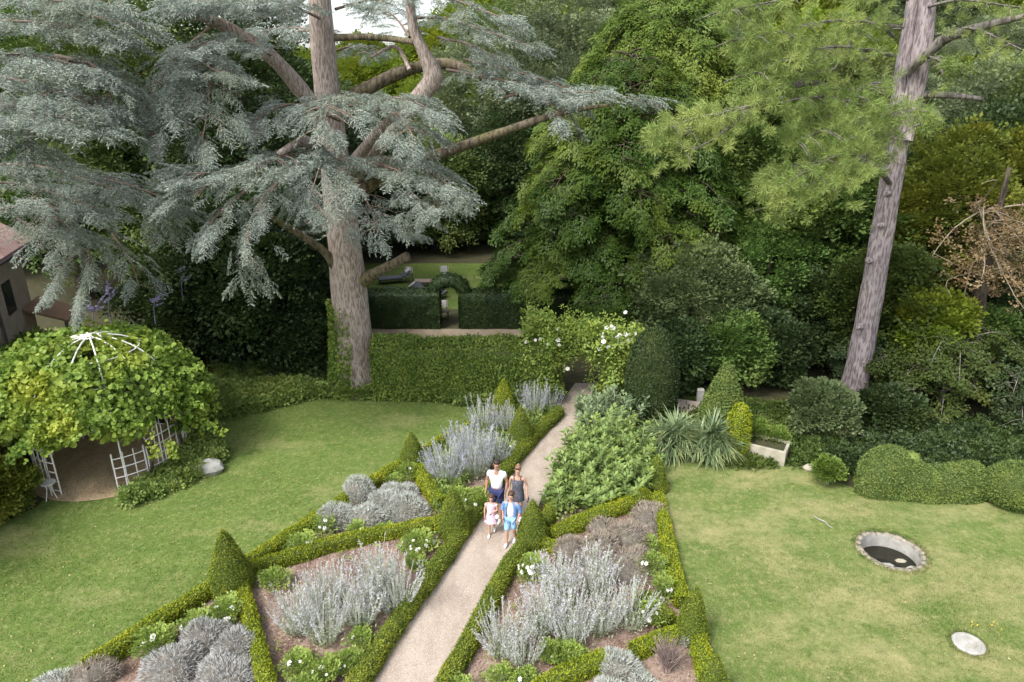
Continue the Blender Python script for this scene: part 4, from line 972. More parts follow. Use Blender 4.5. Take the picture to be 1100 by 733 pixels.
def cedar():
    base = G(382, 417); D0 = base[1]; root = empty('cedar_tree', base, 'huge blue grey cedar with a thick pale trunk at the end of the left lawn', 'tree')
    tp = [(383, 424), (381, 395), (379, 350), (371, 265), (361, 180), (351, 95), (343, 0), (338, -70)]
    tube('trunk', [base + [0, 0, -.1]] + [P(x, y, D0) for x, y in tp[1:]], [.98, .76, .69, .59, .50, .41, .36, .32], 'bark_c', root, segs=26, rough=.035, sub=5)
    for nm, pts, r, mt in (('limb', [(372, 205, D0), (392, 175, D0 - .5), (430, 130, D0 - 1), (456, 98, D0 - 1.3), (466, 84, D0 - 1.4), (458, 62, D0 - 1.5), (446, 36, D0 - 1.6), (440, 5, D0 - 1.7), (437, -30, D0 - 1.8)], [.32, .28, .26, .28, .33, .21, .16, .14, .12], 'bark_c'),
                           ('limb', [(357, 150, D0), (342, 122, D0 - .4), (320, 93, D0 - 1), (292, 62, D0 - 1.6), (258, 38, D0 - 2.2), (228, 22, D0 - 2.8), (190, 8, D0 - 3.4)], [.36, .28, .25, .22, .19, .16, .1], 'bark_c'),
                           ('limb', [(366, 112, D0 + .2), (400, 92, D0 + .6), (435, 76, D0 + .8), (480, 68, D0 + .4), (520, 84, D0 - .3), (545, 100, D0 - 1)], [.26, .22, .2, .17, .12, .06], 'bark_moss'),
                           ('limb', [(374, 215, D0), (410, 190, D0 - .6), (455, 172, D0 - 1.2), (500, 156, D0 - 1.8), (545, 140, D0 - 2.4), (600, 122, D0 - 3), (660, 112, D0 - 3.4)], [.3, .23, .2, .16, .13, .09, .04], 'bark_moss'),
                           ('limb', [(384, 305, D0), (402, 294, D0 - .5), (422, 284, D0 - .8), (438, 275, D0 - 1)], [.3, .2, .17, .16], 'bark_moss'),
                           ('limb', [(368, 300, D0), (350, 272, D0 - .5), (322, 252, D0 - 1), (296, 236, D0 - 1.6), (270, 215, D0 - 2.5)], [.22, .14, .12, .1, .06], 'bark_moss'),
                           ('limb', [(346, 42, D0), (385, 40, D0 + .2), (420, 42, D0 + .2), (446, 46, D0 - 1)], [.12, .1, .1, .09], 'bark_moss'),
                           ('limb', [(368, 200, D0), (350, 172, D0 - 2), (330, 152, D0 - 3.4), (300, 165, D0 - 4.8)], [.3, .22, .16, .08], 'bark_c'),
                           ('limb', [(372, 190, D0), (392, 160, D0 - 1.6), (420, 128, D0 - 3), (450, 118, D0 - 3.8)], [.26, .18, .12, .06], 'bark_c'),
                           ('limb', [(440, 75, D0), (425, 50, D0 + .4), (398, 62, D0 + .5)], [.07, .06, .04], 'bark_c')):
        tube(nm, PP(pts), r, mt, root, segs=12, rough=.06, sub=4)
    f = Fol()
    for pts, wd, dn in (
            ([(372, 125, 24), (405, 108, 22), (440, 107, 21), (476, 128, 20.4)], 1.9, 13), ([(365, 130, 23.5), (320, 112, 21.5), (285, 122, 20.6), (262, 140, 20)], 1.9, 13),
            ([(368, 120, 23.5), (365, 106, 21.5), (355, 112, 20.2), (345, 140, 19.6)], 2.1, 13), ([(390, 120, 22.5), (420, 120, 20.8), (440, 140, 20), (450, 160, 19.8)], 1.7, 12),
            ([(370, 190, 24), (330, 165, 21), (290, 172, 19.4), (235, 185, 18.4), (186, 186, 18)], 2.0, 13), ([(300, 170, 19.8), (250, 190, 18.6), (205, 205, 18), (178, 215, 17.8)], 1.7, 12),
            ([(375, 195, 24), (405, 170, 22), (455, 182, 20.6), (498, 210, 20)], 1.9, 13), ([(400, 175, 22), (430, 185, 20.5), (470, 215, 20), (486, 222, 19.8)], 1.7, 12),
            ([(370, 195, 24), (350, 170, 21), (340, 190, 19.6), (330, 225, 19)], 2.1, 13), 
            ([(300, 195, 19.2), (275, 225, 18.5), (262, 262, 18.3), (266, 306, 18.2)], 1.7, 13), ([(270, 200, 19), (240, 225, 18.4), (222, 245, 18.2), (210, 268, 18)], 1.4, 12),
            ([(385, 200, 22), (395, 218, 20.8), (402, 236, 20.2), (402, 256, 20)], 1.6, 12), ([(430, 195, 21.5), (445, 210, 20.8), (455, 222, 20.4), (462, 234, 20.2)], 1.3, 12),
            ([(480, 75, 24), (530, 84, 22.6), (590, 98, 21.6), (650, 100, 21.2), (706, 112, 21)], 1.5, 11), ([(500, 64, 24), (550, 76, 23), (600, 92, 22), (622, 112, 21.6)], 1.8, 11), ([(540, 105, 22.6), (570, 100, 22), (600, 118, 21.6), (612, 136, 21.4)], 1.2, 10),
            ([(440, 20, 23.4), (480, 20, 22.8), (530, 36, 22), (578, 52, 21.6)], 1.6, 9), ([(438, 0, 23.4), (480, -2, 22.6), (520, 12, 22), (560, 26, 21.6)], 1.6, 9), ([(470, 40, 23.5), (510, 50, 22.8), (540, 66, 22.2)], 1.4, 9), ([(440, 0, 23), (420, -6, 21.5), (400, 2, 20.8)], 1.4, 8),
            ([(344, 20, 24), (300, 2, 22.4), (240, 0, 21), (175, 12, 20)], 2.0, 11), ([(344, -20, 24), (300, -14, 22), (250, -4, 20.5), (190, 4, 19.6)], 2.0, 11), ([(300, 66, 23.2), (268, 46, 21.6), (235, 44, 20.4), (195, 54, 19.6)], 1.9, 12),
            ([(255, 40, 22.2), (225, 50, 20.6), (215, 66, 19.8), (250, 84, 19.2)], 1.8, 12), ([(225, 30, 21.6), (190, 60, 20), (170, 90, 19.2), (156, 124, 18.8)], 1.5, 11), ([(225, 50, 21), (205, 80, 19.8), (180, 115, 19), (160, 155, 18.6)], 1.8, 12),
            ([(150, -12, 21), (110, 0, 20), (60, 8, 19.4)], 2.0, 10), ([(344, -10, 24), (300, 12, 23), (262, 10, 22)], 1.6, 9), ([(230, 55, 21), (225, 90, 19.6), (222, 125, 19), (215, 160, 18.7)], 1.8, 12),
            ([(345, 35, 25), (310, 30, 27), (270, 40, 28.5)], 2.4, 8), ([(346, 60, 25), (380, 50, 27), (400, 60, 28.5)], 1.6, 6), ([(440, 40, 24), (420, 15, 26), (390, 8, 27)], 1.6, 7), ([(360, 10, 25), (400, 0, 26), (430, 8, 27)], 1.5, 7), ([(380, 240, 25), (410, 240, 26.5), (450, 255, 27.5)], 1.6, 7), ([(372, 260, 25), (340, 240, 26.5), (300, 240, 27.5)], 2.2, 8)):
        bough(f, PP(pts), wd, dn * 1.1, 'frond', .64, droop=.14, twig=2, hang=.07, thick=.045)
    f.build('crown', ['cedar', 'cedar_cone', 'cedar_dry'], root)
cedar()
def cedar2():
    base = np.array([-21.5, 22.5, 0]); root = empty('cedar_tree', base, 'blue grey cedar whose layered foliage fills the upper left corner above the arbour', 'tree')
    tube('trunk', [base, base + [.1, 0, 4], base + [.2, 0, 9], base + [.1, 0, 14], base + [0, 0, 19]], [.8, .6, .5, .4, .2], 'bark_c', root, segs=18, rough=.04)
    f = Fol()
    for pts, wd, dn in (
            ([(-60, -20, 21), (0, -6, 19.4), (60, 0, 18.6), (120, 12, 18)], 2.0, 11), ([(-60, 20, 21), (0, 22, 19.2), (60, 26, 18.4), (130, 42, 18)], 2.0, 12), ([(-80, 60, 22), (0, 58, 19), (60, 64, 18.2), (118, 86, 17.8)], 2.0, 12),
            ([(-60, 80, 21), (10, 84, 18.6), (70, 100, 17.8), (112, 122, 17.4)], 1.9, 12), ([(-60, 110, 21), (0, 112, 18.2), (50, 122, 17.4), (116, 142, 17)], 1.9, 12), ([(-60, 130, 21), (-10, 128, 18), (30, 138, 17.2), (40, 160, 17)], 1.8, 12),
            ([(60, 60, 19), (100, 70, 18.4), (120, 95, 18), (112, 130, 17.8)], 1.5, 10), ([(60, 10, 19.4), (110, 20, 18.6), (150, 30, 18.2)], 1.7, 10),
            ([(-60, 190, 22), (10, 176, 21), (80, 186, 20.4), (150, 202, 20.2), (196, 226, 20)], 2.2, 11), ([(-60, 210, 22), (0, 196, 20.6), (60, 208, 20), (120, 230, 19.8)], 2.2, 11), ([(80, 190, 21), (130, 205, 20.6), (165, 222, 20.4), (180, 250, 20.3)], 1.8, 10),
            ([(-40, 235, 21.6), (20, 222, 20.6), (60, 234, 20.2), (90, 256, 20)], 1.9, 11), ([(40, 215, 21), (80, 236, 20.8), (96, 268, 20.6), (92, 300, 20.5)], 1.9, 11), ([(60, 250, 21), (70, 275, 20.8), (62, 300, 20.6), (52, 316, 20.5)], 1.5, 11), ([(70, 250, 21), (95, 280, 20.7), (92, 310, 20.6), (84, 334, 20.5)], 1.5, 11),
            ([(20, 235, 21), (40, 250, 20.6), (48, 275, 20.4)], 1.2, 9), ([(120, 250, 23), (140, 280, 22.8), (150, 310, 22.6)], 1.6, 8)):
        bough(f, PP(pts), wd, dn * .95, 'frond', .66, droop=.15, twig=2, hang=.07, thick=.045)
    f.build('crown', ['cedar', 'cedar_cone', 'cedar_dry'], root)
cedar2()
# ivy on the cedar trunk
f = Fol(); b = G(382, 417); n = 2600; z = rng.random(n) ** 1.3 * 3.6; a = rng.uniform(R(150), R(275), n)
rt_ = np.interp(z, [0, .9, 2.9, 4], [1.0, .80, .72, .70]); tq = np.array([b] + [P(x, y, b[1]) for x, y in ((381, 395), (379, 350), (371, 265))]); p = np.c_[np.interp(z, tq[:, 2], tq[:, 0]) + np.cos(a) * rt_, b[1] + np.sin(a) * rt_, z]
keep = rng.random(n) < np.clip(1.15 - z / 3.6 * (.4 + .7 * (a > R(230))), 0, 1); p = p[keep]
out_ = unit(np.c_[p[:, 0] - b[0], p[:, 1] - b[1], np.full(len(p), -.4)])
V, F = rhomb(p + out_ * rng.uniform(0, .12, (len(p), 1)), out_ + sph(len(p)) * .7, out_ + sph(len(p)) * .4, .14, .11); f.add(V, F)
tag(f.build('ivy', 'hornbeam', origin=b), 'ivy climbing the left side of the pale cedar trunk', 'ivy')
g = G(420, 424); tube('leaning_slab', [g + [0, 0, 0], g + [.05, 0, .3], g + [.12, 0, .75]], [.09, .08, .03], 'pale_stone', origin=g, segs=5); tag(bpy.data.objects['leaning_slab'], 'pale pointed stump leaning at the right of the cedar foot', 'stump')

def pine():
    base = G(916, 424); D0 = base[1]; root = empty('pine_tree', base, 'tall leaning pine with a bare pinkish grey trunk forking near the top on the right', 'tree')
    tube('trunk', [base] + [P(x, y, D0) for x, y in ((924, 385), (934, 330), (945, 265), (957, 195), (965, 145), (974, 100))], [.50, .43, .40, .37, .345, .34, .28], 'bark_p', root, segs=22, rough=.035, sub=5)
    tube('trunk_fork', [P(964, 150, D0), P(967, 110, D0 + .1), P(973, 60, D0 + .2), P(982, 0, D0 + .2), P(986, -60, D0 + .2)], [.34, .29, .25, .22, .16], 'bark_p', root, segs=14, rough=.05, sub=4)
    tube('trunk_fork', [P(968, 150, D0 - .1), P(980, 105, D0 - .1), P(990, 55, D0 - .2), P(997, 0, D0 - .2), P(1002, -60, D0 - .2)], [.34, .31, .29, .25, .18], 'bark_p', root, segs=14, rough=.05, sub=4)
    for pts, r in (([(972, 78, D0 - .3), (1000, 55, D0 - 1), (1015, 42, D0 - 1.3), (1050, 30, D0 - 2), (1108, 16, D0 - 3)], [.16, .15, .15, .12, .06]), ([(975, 102, D0), (1005, 102, D0 - .4), (1035, 104, D0 - .8), (1056, 107, D0 - 1)], [.13, .11, .09, .07]),
                   ([(870, 88, D0 - 4), (845, 94, D0 - 4.3), (815, 101, D0 - 4.6)], [.08, .07, .05]), ([(962, 140, D0), (945, 118, D0 - 1), (910, 100, D0 - 2.6), (870, 88, D0 - 4)], [.12, .1, .09, .08]), ([(1000, 60, D0 - 1), (1010, 75, D0 - 1), (1018, 88, D0 - 1)], [.07, .05, .03]), ([(958, 200, D0), (940, 180, D0 - 1.5), (905, 170, D0 - 3), (860, 185, D0 - 4.5)], [.1, .08, .07, .04])):
        tube('branch', PP(pts), r, 'bark_g', root, segs=9, rough=.08)
    for x, y in ((948, 243), (935, 281), (955, 208), (925, 352)):
        c = P(x, y, D0 - .36); V, F = tube_arrays([c + [0, .1, 0], c + [0, -.04, 0], c + [.01, -.07, -.02]], [.14, .10, .07], 10, .2, 1); poly('knot', V, F, 'bark_p', root, smooth=True)
    f = Fol()
    for pts, wd, dn in (
            ([(960, 130, D0), (900, 105, 20), (830, 112, 18.2), (760, 135, 17), (694, 162, 16.2)], 1.7, 48), ([(840, 105, 18.5), (790, 118, 17.2), (745, 128, 16.6), (712, 140, 16.2)], 1.4, 40), ([(800, 125, 17.4), (765, 150, 16.6), (730, 170, 16.2)], 1.2, 40),
            ([(960, 60, D0), (900, 50, 20), (850, 62, 18.6), (800, 84, 17.8)], 2.0, 34), ([(970, 30, D0), (900, 22, 20), (840, 34, 18.8), (790, 44, 18)], 2.0, 30), ([(975, 0, D0), (900, -10, 20), (830, 2, 18.8), (770, 14, 18)], 2.0, 26),
            ([(960, 150, D0), (920, 135, 20), (885, 140, 18.6), (846, 156, 18)], 2.2, 46), ([(955, 175, D0 - 1), (910, 165, 19.2), (865, 185, 17.8), (815, 215, 17)], 2.1, 46), ([(950, 160, 21), (920, 170, 19), (890, 190, 18), (850, 205, 17.4)], 2.0, 44), ([(950, 185, 21), (915, 180, 19.4), (880, 200, 18.4), (828, 228, 17.6)], 1.8, 40),
            ([(970, 115, D0 - 1), (975, 118, 20.6), (985, 122, 19.6), (990, 135, 19.2)], 1.4, 40), ([(960, 90, D0 - 1), (935, 90, 20.5), (915, 105, 19.4), (905, 125, 19)], 1.8, 38), ([(968, 110, 22), (950, 120, 20.6), (945, 140, 20), (955, 155, 19.8)], 1.2, 36),
            ([(1000, 40, D0), (1040, 30, 22), (1080, 45, 21), (1110, 60, 20)], 2.0, 20), ([(990, 10, D0), (1030, 0, 22), (1080, 6, 21), (1130, 12, 20)], 2.0, 22), ([(960, 40, D0), (930, 20, 21.4), (900, 70, 20), (880, 80, 19.4)], 1.8, 26),
            ([(995, 60, D0), (1010, 66, 21), (1020, 80, 20.4)], 1.0, 22)):
        bough(f, PP(pts), wd * .9, dn * .235, 'needles', 1.15, droop=.2, twig=1, hang=-.05, thick=.2)
    f.build('crown', ['pine', 'bark_g'], root)
pine()

def spray_tree(base, h, r, nb, label, mats, key='fan', sc=1., wd=1.7, dens=9, low=.12, name='spray_leaved_tree', top_pow=.7, trunk_r=.35, droop=.18):
    root = empty(name, base, label, 'tree'); base = np.array(base, float)
    tube('trunk', [base, base + [.1, 0, h * .3], base + [0, .1, h * .65], base + [.05, 0, h * .95]], [trunk_r, trunk_r * .8, trunk_r * .5, .05], 'bark_d', root, segs=12)
    f = Fol()
    for i in range(nb):
        u = (i + .5) / nb; z = h * (low + (1 - low) * u ** .9); az = i * 2.39996 + rng.normal(0, .25)
        rr = r * (1 - ((z / h - low) / (1 - low)) ** 1.9) ** top_pow * rng.uniform(.78, 1.1) + .5
        a = np.array([math.cos(az), math.sin(az), 0]); p0 = base + [0, 0, max(.5, z - rr * .25)]; up = rng.uniform(.02, .16)
        pts = [p0, p0 + a * rr * .4 + [0, 0, rr * (.1 + up)], p0 + a * rr * .75 + [0, 0, rr * (.1 + up)], p0 + a * rr + [0, 0, rr * up * .6 - .05 * rr]]
        bough(f, pts, min(wd, rr), dens, key, sc, droop=droop, t0=.3, twig=1, rt=.06, hang=.08, thick=.05)
    f.build('crown', mats, root); return root
spray_tree(P(662, 340, 32.8) * [1, 1, 0], 12.4, 6.1, 108, 'large dark green spreading tree with layered sprays in the middle of the photo', ['yew', 'bark_d'], dens=8.5, sc=1.0, wd=2.1, droop=.05, low=.19)

M['sunlitspray'] = leaf_mat('sunlit_spray_leaves', (.085, .15, .025), (.17, .24, .045), (.25, .30, .05), .35, .5, .3)  # sunlight on the crown painted as a yellow green leaf colour
spray_tree(P(690, 340, 37.5) * [1, 1, 0], 15.6, 6.0, 84, 'added tree with layered sprays, coloured yellow green as the sunlit top of the dark spreading tree', ['sunlitspray', 'bark_d'], dens=7, sc=1.25, wd=2.3, droop=.06, low=.35)  # added tree: gives the spreading tree its sunlit top
def lobed(root, base, h, r, nl, mat, key='cluster', per=60, sc=1., seed=0, low=.15, lr=.34, mats=None, name='crown', vs=1.):
    st = np.random.default_rng(seed); f = Fol(); base = np.array(base, float); c = base + [0, 0, h * (low + (1 - low) * .5)]; hz_ = h * (1 - low) * .5
    for i in range(nl):
        u = (i + .5) / nl; zc = 1 - 2 * u; az = i * 2.39996 + st.normal(0, .3); q = math.sqrt(max(0, 1 - zc * zc)); rad = st.uniform(.62, .9)
        wz = 1.0 if zc > -.2 else .92
        lc = c + np.array([math.cos(az) * q * r * wz, math.sin(az) * q * r * wz, zc * hz_]) * rad; R_ = lr * r * st.uniform(.7, 1.25)
        k = int(per * (R_ / (lr * r)) ** 2); d = unit(st.normal(size=(k, 3))); d[:, 2] = d[:, 2] * .9 + .25; d = unit(d)
        p = lc + d * (R_ * st.uniform(.55, 1.08, (k, 1))) * [1, 1, .62]
        out = unit(p - c); scatter(f, key, p, unit(d * .7 + out * .6 + [0, 0, .05]), st.uniform(.7, 1.25, k) * sc)
    f.build(name, mat, root); return f.count()
def tree(px, D, h, r, label, mat='oak', nl=46, per=55, key='cluster', sc=1., seed=0, low=.12, name='broadleaf_tree', group=None, cat='tree', z0=0., lr=.34, bark='bark_d'):
    x = P(px, 300, D)[0]; base = np.array([x, D, z0 if D < 50 else float(hz(np.array(x), np.array(D)))]); root = empty(name, base, label, cat, group)
    tube('trunk', [base + [0, 0, -.3], base + [.1, 0, h * .25], base + [-.1, .1, h * .55], base + [0, 0, h * .85]], [r * .09 + .06, r * .07 + .04, r * .045, .03], bark, root, segs=9)
    lobed(root, base, h, r, nl, mat, key, per, sc, seed, low, lr); return root
tid = 0
def copy_tree(src, px, D, s, label, group=None, sz=1.):
    global tid; tid += 1
    x = P(px, 300, D)[0]; o = src.copy(); COL.objects.link(o); o.location = (x, D, 0 if D < 50 else float(hz(np.array(x), np.array(D)))); o.rotation_euler.z = tid * 2.1
    o.scale = (s, s, s * sz); o['label'] = label
    if group: o['group'] = group
    for ch in list(src.children):
        c = ch.copy(); COL.objects.link(c); c.parent = o
    return o
# nearer trees, each its own
tree(742, 27.5, 4.9, 2.6, 'grey green rounded small tree behind the dark egg shaped yew', 'pine_d', 40, 60, 'small', 2.0, 1, .05)
tree(828, 28.5, 5.6, 2.0, 'slim dark green tree left of the pine trunk', 'oak', 36, 45, seed=2, low=.05, sc=.8)
tree(868, 30.5, 9.6, 3.2, 'mid green broadleaf tree just left of the pine trunk', 'oak', 60, 60, seed=3, low=.05)
tree(800, 34, 11.8, 3.6, 'dark broadleaf tree between the spreading tree and the pine', 'oak', 60, 60, seed=4, low=.05)
tree(900, 27, 4.2, 2.2, 'dark leafy shrub tree around the foot of the pine trunk', 'dark', 36, 50, seed=5, low=.0, sc=.8)
tree(955, 25.5, 5.6, 1.9, 'feathery green tree right of the pine trunk', 'oak', 36, 55, 'small', 2.0, 6, .05)
tree(1000, 29, 9.4, 2.6, 'olive yellow tree right of the pine trunk', 'olive', 44, 60, 'small', 2.3, 7, .1)
tree(1088, 27.5, 5.6, 2.6, 'dark bush tree at the right edge of the photo', 'dark', 40, 55, seed=8, low=0.)
tree(1110, 31, 11, 2.8, 'olive tree at the right edge behind the dead one', 'olive', 44, 60, 'small', 2.3, 9, .1)
tree(1010, 24.0, 3.9, 1.2, 'small yellow tree above the acacia right of the pine trunk', 'lime', 22, 40, 'small', 2.2, 10, .45)
tree(1012, 23.2, 3.2, .8, 'small yellow green sapling right of the foot of the pine', 'lime', 14, 34, 'small', 2.0, 11, .4)
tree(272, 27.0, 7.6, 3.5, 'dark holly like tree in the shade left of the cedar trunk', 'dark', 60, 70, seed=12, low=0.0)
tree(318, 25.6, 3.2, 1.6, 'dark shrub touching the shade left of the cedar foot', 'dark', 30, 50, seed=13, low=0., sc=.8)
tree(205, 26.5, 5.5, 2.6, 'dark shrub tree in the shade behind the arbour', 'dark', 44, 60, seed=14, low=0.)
tree(285, 33, 15.5, 4.6, 'tall dark tree behind the left cedar limb', 'dark', 60, 70, seed=15, low=.05)
tree(190, 34, 16.5, 4.8, 'tall dark green tree behind the hanging cedar fronds', 'oak', 60, 60, seed=16, low=.05)
tree(90, 36, 17.0, 5, 'tall green tree behind the upper left cedar', 'oak', 60, 60, seed=17, low=.05)
tree(14, 22.2, 3.1, .95, 'small round bright green tree in front of the house', 'oak', 24, 40, 'small', 1.8, 18, .05)
tree(908, 20.9, 1.6, 1.05, 'greyish leafy shrub between trough and clipped shrub', 'pine_d', 26, 44, 'small', 1.5, 19, .0, cat='shrub', name='shrub')
tree(120, 23.6, 2.6, 1.3, 'shrub with lilac flower spikes behind the arbour', 'greyleaf', 22, 36, 'small', 1.6, 20, .0, cat='shrub', name='shrub')
tree(-78, 16.2, 1.5, .85, 'olive feathery shrub at the left edge below the arbour vine', 'olive', 26, 60, 'small', 1.3, 21, .0, cat='shrub', name='shrub')
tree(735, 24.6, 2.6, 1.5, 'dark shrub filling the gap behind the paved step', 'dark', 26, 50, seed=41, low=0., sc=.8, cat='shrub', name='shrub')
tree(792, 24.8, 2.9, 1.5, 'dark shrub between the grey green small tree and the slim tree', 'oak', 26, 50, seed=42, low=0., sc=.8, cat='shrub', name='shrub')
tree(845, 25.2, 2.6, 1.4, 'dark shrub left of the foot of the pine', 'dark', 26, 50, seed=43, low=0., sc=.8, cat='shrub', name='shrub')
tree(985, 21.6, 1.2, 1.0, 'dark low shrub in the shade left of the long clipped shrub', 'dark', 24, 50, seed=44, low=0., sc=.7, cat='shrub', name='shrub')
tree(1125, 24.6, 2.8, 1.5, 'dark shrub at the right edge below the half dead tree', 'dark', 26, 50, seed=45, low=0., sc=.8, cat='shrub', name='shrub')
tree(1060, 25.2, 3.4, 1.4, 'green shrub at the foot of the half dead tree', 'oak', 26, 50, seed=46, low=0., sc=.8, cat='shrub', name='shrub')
# acacia: layered bush above the clipped shrub
def acacia(px, D, h, r, n, label, mats, seed):
    x = P(px, 300, D)[0]; base = np.array([x, D, 0.]); root = empty('acacia_bush', base, label, 'shrub'); f = Fol()
    tube('trunk', [base, base + [.2, 0, h * .4], base + [.1, .1, h * .8]], [.09, .07, .03], 'bark_g', root, segs=7)
    for i in range(n):
        az = rng.uniform(0, 6.28); z = h * rng.uniform(.3, 1); rr = r * rng.uniform(.6, 1.1); a_ = np.array([math.cos(az), math.sin(az) * .8, 0]); p0 = base + [0, 0, z * .8]
        bough(f, [p0, p0 + a_ * rr * .5 + [0, 0, z * .22], p0 + a_ * rr + [0, 0, -.1 - .15 * rr]], 1.3, 16, 'small', 1.5, droop=.25, t0=.3, twig=1, rt=.03, thick=.08)
    f.build('crown', mats, root)
acacia(1040, 22.9, 3.2, 2.5, 30, 'feathery green bush spreading over the long clipped shrub', ['oak', 'bark_g'], 1)
acacia(955, 25.2, 2.6, 2.2, 22, 'dark feathery bush at the foot of the pine behind the clipped shrub', ['dark', 'bark_g'], 2)
acacia(1125, 21.8, 2.2, 2.0, 20, 'dark green bush behind the clipped shrub at the right edge', ['dark', 'bark_g'], 3)
def dead_tree():
    D = 24.5; base = P(1038, 400, D) * [1, 1, 0]; root = empty('dead_tree', base, 'half dead tree with brown leaves and bare crooked branches at the right edge', 'tree')
    tube('trunk', [base, P(1044, 375, D), P(1052, 320, D), P(1060, 280, D), P(1070, 240, D), P(1084, 180, D)], [.3, .27, .24, .2, .15, .06], 'bark_d', root, segs=10)
    f = Fol(); g = Fol()
    for i in range(30):
        s = P(1062 + rng.normal(0, 8), rng.uniform(215, 300), D); e = P(1070 + rng.normal(0, 40), rng.uniform(190, 340), D + rng.normal(-.8, 1.2)); m = (s + e) / 2 + [rng.normal(0, .3), 0, rng.uniform(-.1, .35)]
        V, F = tube_arrays([s, m, e, e + rng.normal(0, .3, 3) + [0, 0, .1]], [.035, .024, .012, .005], 5, .1, 3, cap=False); g.add(V, F)
        if i < 24:
            k = 18; C = crpath([s, m, e], 20); p = C[rng.integers(6, 20, k)] + rng.normal(0, .28, (k, 3)); scatter(f, 'small', p, sph(k), 1.3)
    g.build('branches', 'cedar_dry', root).data.materials[0] = plain('bleached_wood', (.38, .32, .23), (.28, .23, .17)); f.build('crown', 'brown', root)
dead_tree()

# sources for the woods behind, then copies
S_oak = tree(472, 47.5, 8.3, 4.2, 'dark rounded tree closing the far lawn, left of middle', 'woodleaf', 60, 60, seed=31, low=0.)
S_dark = tree(545, 48.5, 9.4, 4.2, 'dark evergreen tree closing the far lawn behind the arched hedge', 'dark', 60, 60, seed=32, low=0.)
S_lime = tree(440, 72, 8.5, 4.8, 'fresh light green tree on the slope seen through the cedar fork', 'lime', 50, 50, 'far', .9, 33, .05)
S_grey = tree(590, 50, 17, 4.8, 'tall grey green tree rising behind the spreading tree at the top', 'greyleaf', 80, 60, 'cluster', 1.1, 34, .1)
S_tall = tree(700, 47, 14.0, 4.8, 'tall green tree behind the right side of the spreading tree', 'woodleaf', 80, 60, 'cluster', 1.15, 35, .05)
S_olv = tree(1040, 40, 12.5, 4.4, 'tall olive green tree behind the olive yellow one on the right', 'greyleaf', 70, 60, 'cluster', 1.1, 36, .05)
gw = 'trees of the wood behind the garden'
for src, px, D, s, lab in (
        (S_dark, 412, 48.5, 1.0, 'dark tree behind the sun loungers on the far lawn'), (S_dark, 345, 44, 1.2, 'dark tree directly behind the cedar trunk'), (S_oak, 300, 46, 1.5, 'green tree behind the dark trees left of the cedar'),
        (S_dark, 612, 47, 1.05, 'dark tree behind the right end of the far lawn'), (S_oak, 230, 48, 1.6, 'green tree far behind the left cedar limb'), (S_oak, 140, 46, 1.7, 'green tree glimpsed between the two cedars'),
        (S_dark, 40, 44, 1.6, 'dark tree behind the house end'), (S_oak, -40, 46, 1.8, 'green tree beyond the left edge behind the house'),
        (S_dark, 690, 40, 1.15, 'dark tree in the shade right of the spreading tree'), (S_tall, 780, 42, .92, 'green tree above the shade between spreading tree and pine'), (S_tall, 850, 44, .98, 'green tree behind the yellow pine needles'),
        (S_dark, 850, 37, .9, 'dark tree low behind the mid green broadleaf tree'), (S_olv, 930, 38, .8, 'tree right behind the pine trunk'), (S_dark, 990, 36, 1.0, 'dark tree behind the olive yellow tree'), (S_dark, 1060, 35, 1.1, 'dark tree behind the half dead tree'),
        (S_olv, 1110, 42, 1.1, 'tall grey green tree at the upper right edge'), (S_oak, 1150, 36, 1.5, 'green tree just beyond the right edge'),
        (S_tall, 660, 58, 1.1, 'green tree on the slope above the spreading tree'), (S_olv, 520, 56, 1.15, 'greyish tree at the top left of the spreading tree'), (S_olv, 640, 62, 1.3, 'greyish tree on the slope top right of middle')):
    copy_tree(src, px, D, s, lab, gw)
gs = 'trees on the wooded slope'
k = 0
for row, (D, s, px0, px1, st) in enumerate(((58, 1.1, 700, 1230, 52), (70, 1.15, 690, 1200, 46), (84, 1.25, 650, 1180, 40), (102, 1.4, 560, 1160, 36), (124, 1.7, 500, 1150, 34), (150, 2.0, 480, 1130, 32))):
    px = px0
    while px < px1:
        src = (S_olv, S_tall, S_lime, S_oak, S_tall, S_grey)[(k * 7 + row * 2) % 6]; ss = s * random.uniform(.75, 1.1) * (.62 if src is S_grey else 1.2 if src is S_oak or src is S_lime else .8)
        copy_tree(src, px + random.uniform(-12, 12), D + random.uniform(-4, 4), ss, 'broadleaf tree in the wood on the slope at upper right', gs); px += st; k += 1
k = 0
for D, s, px0, px1, st in ((62, .75, 330, 560, 34), (80, .85, 320, 560, 30), (105, 1.0, 300, 600, 26), (140, 1.2, 280, 600, 24), (190, 1.5, 260, 620, 26), (70, 1.4, -60, 260, 50)):
    px = px0
    while px < px1:
        src = (S_lime, S_oak, S_lime)[k % 3]; copy_tree(src, px + random.uniform(-8, 8), D + random.uniform(-5, 5), s * random.uniform(.75, 1.05), 'light green tree in the valley beyond the cedar', 'light green trees in the valley beyond the cedar'); px += st; k += 1

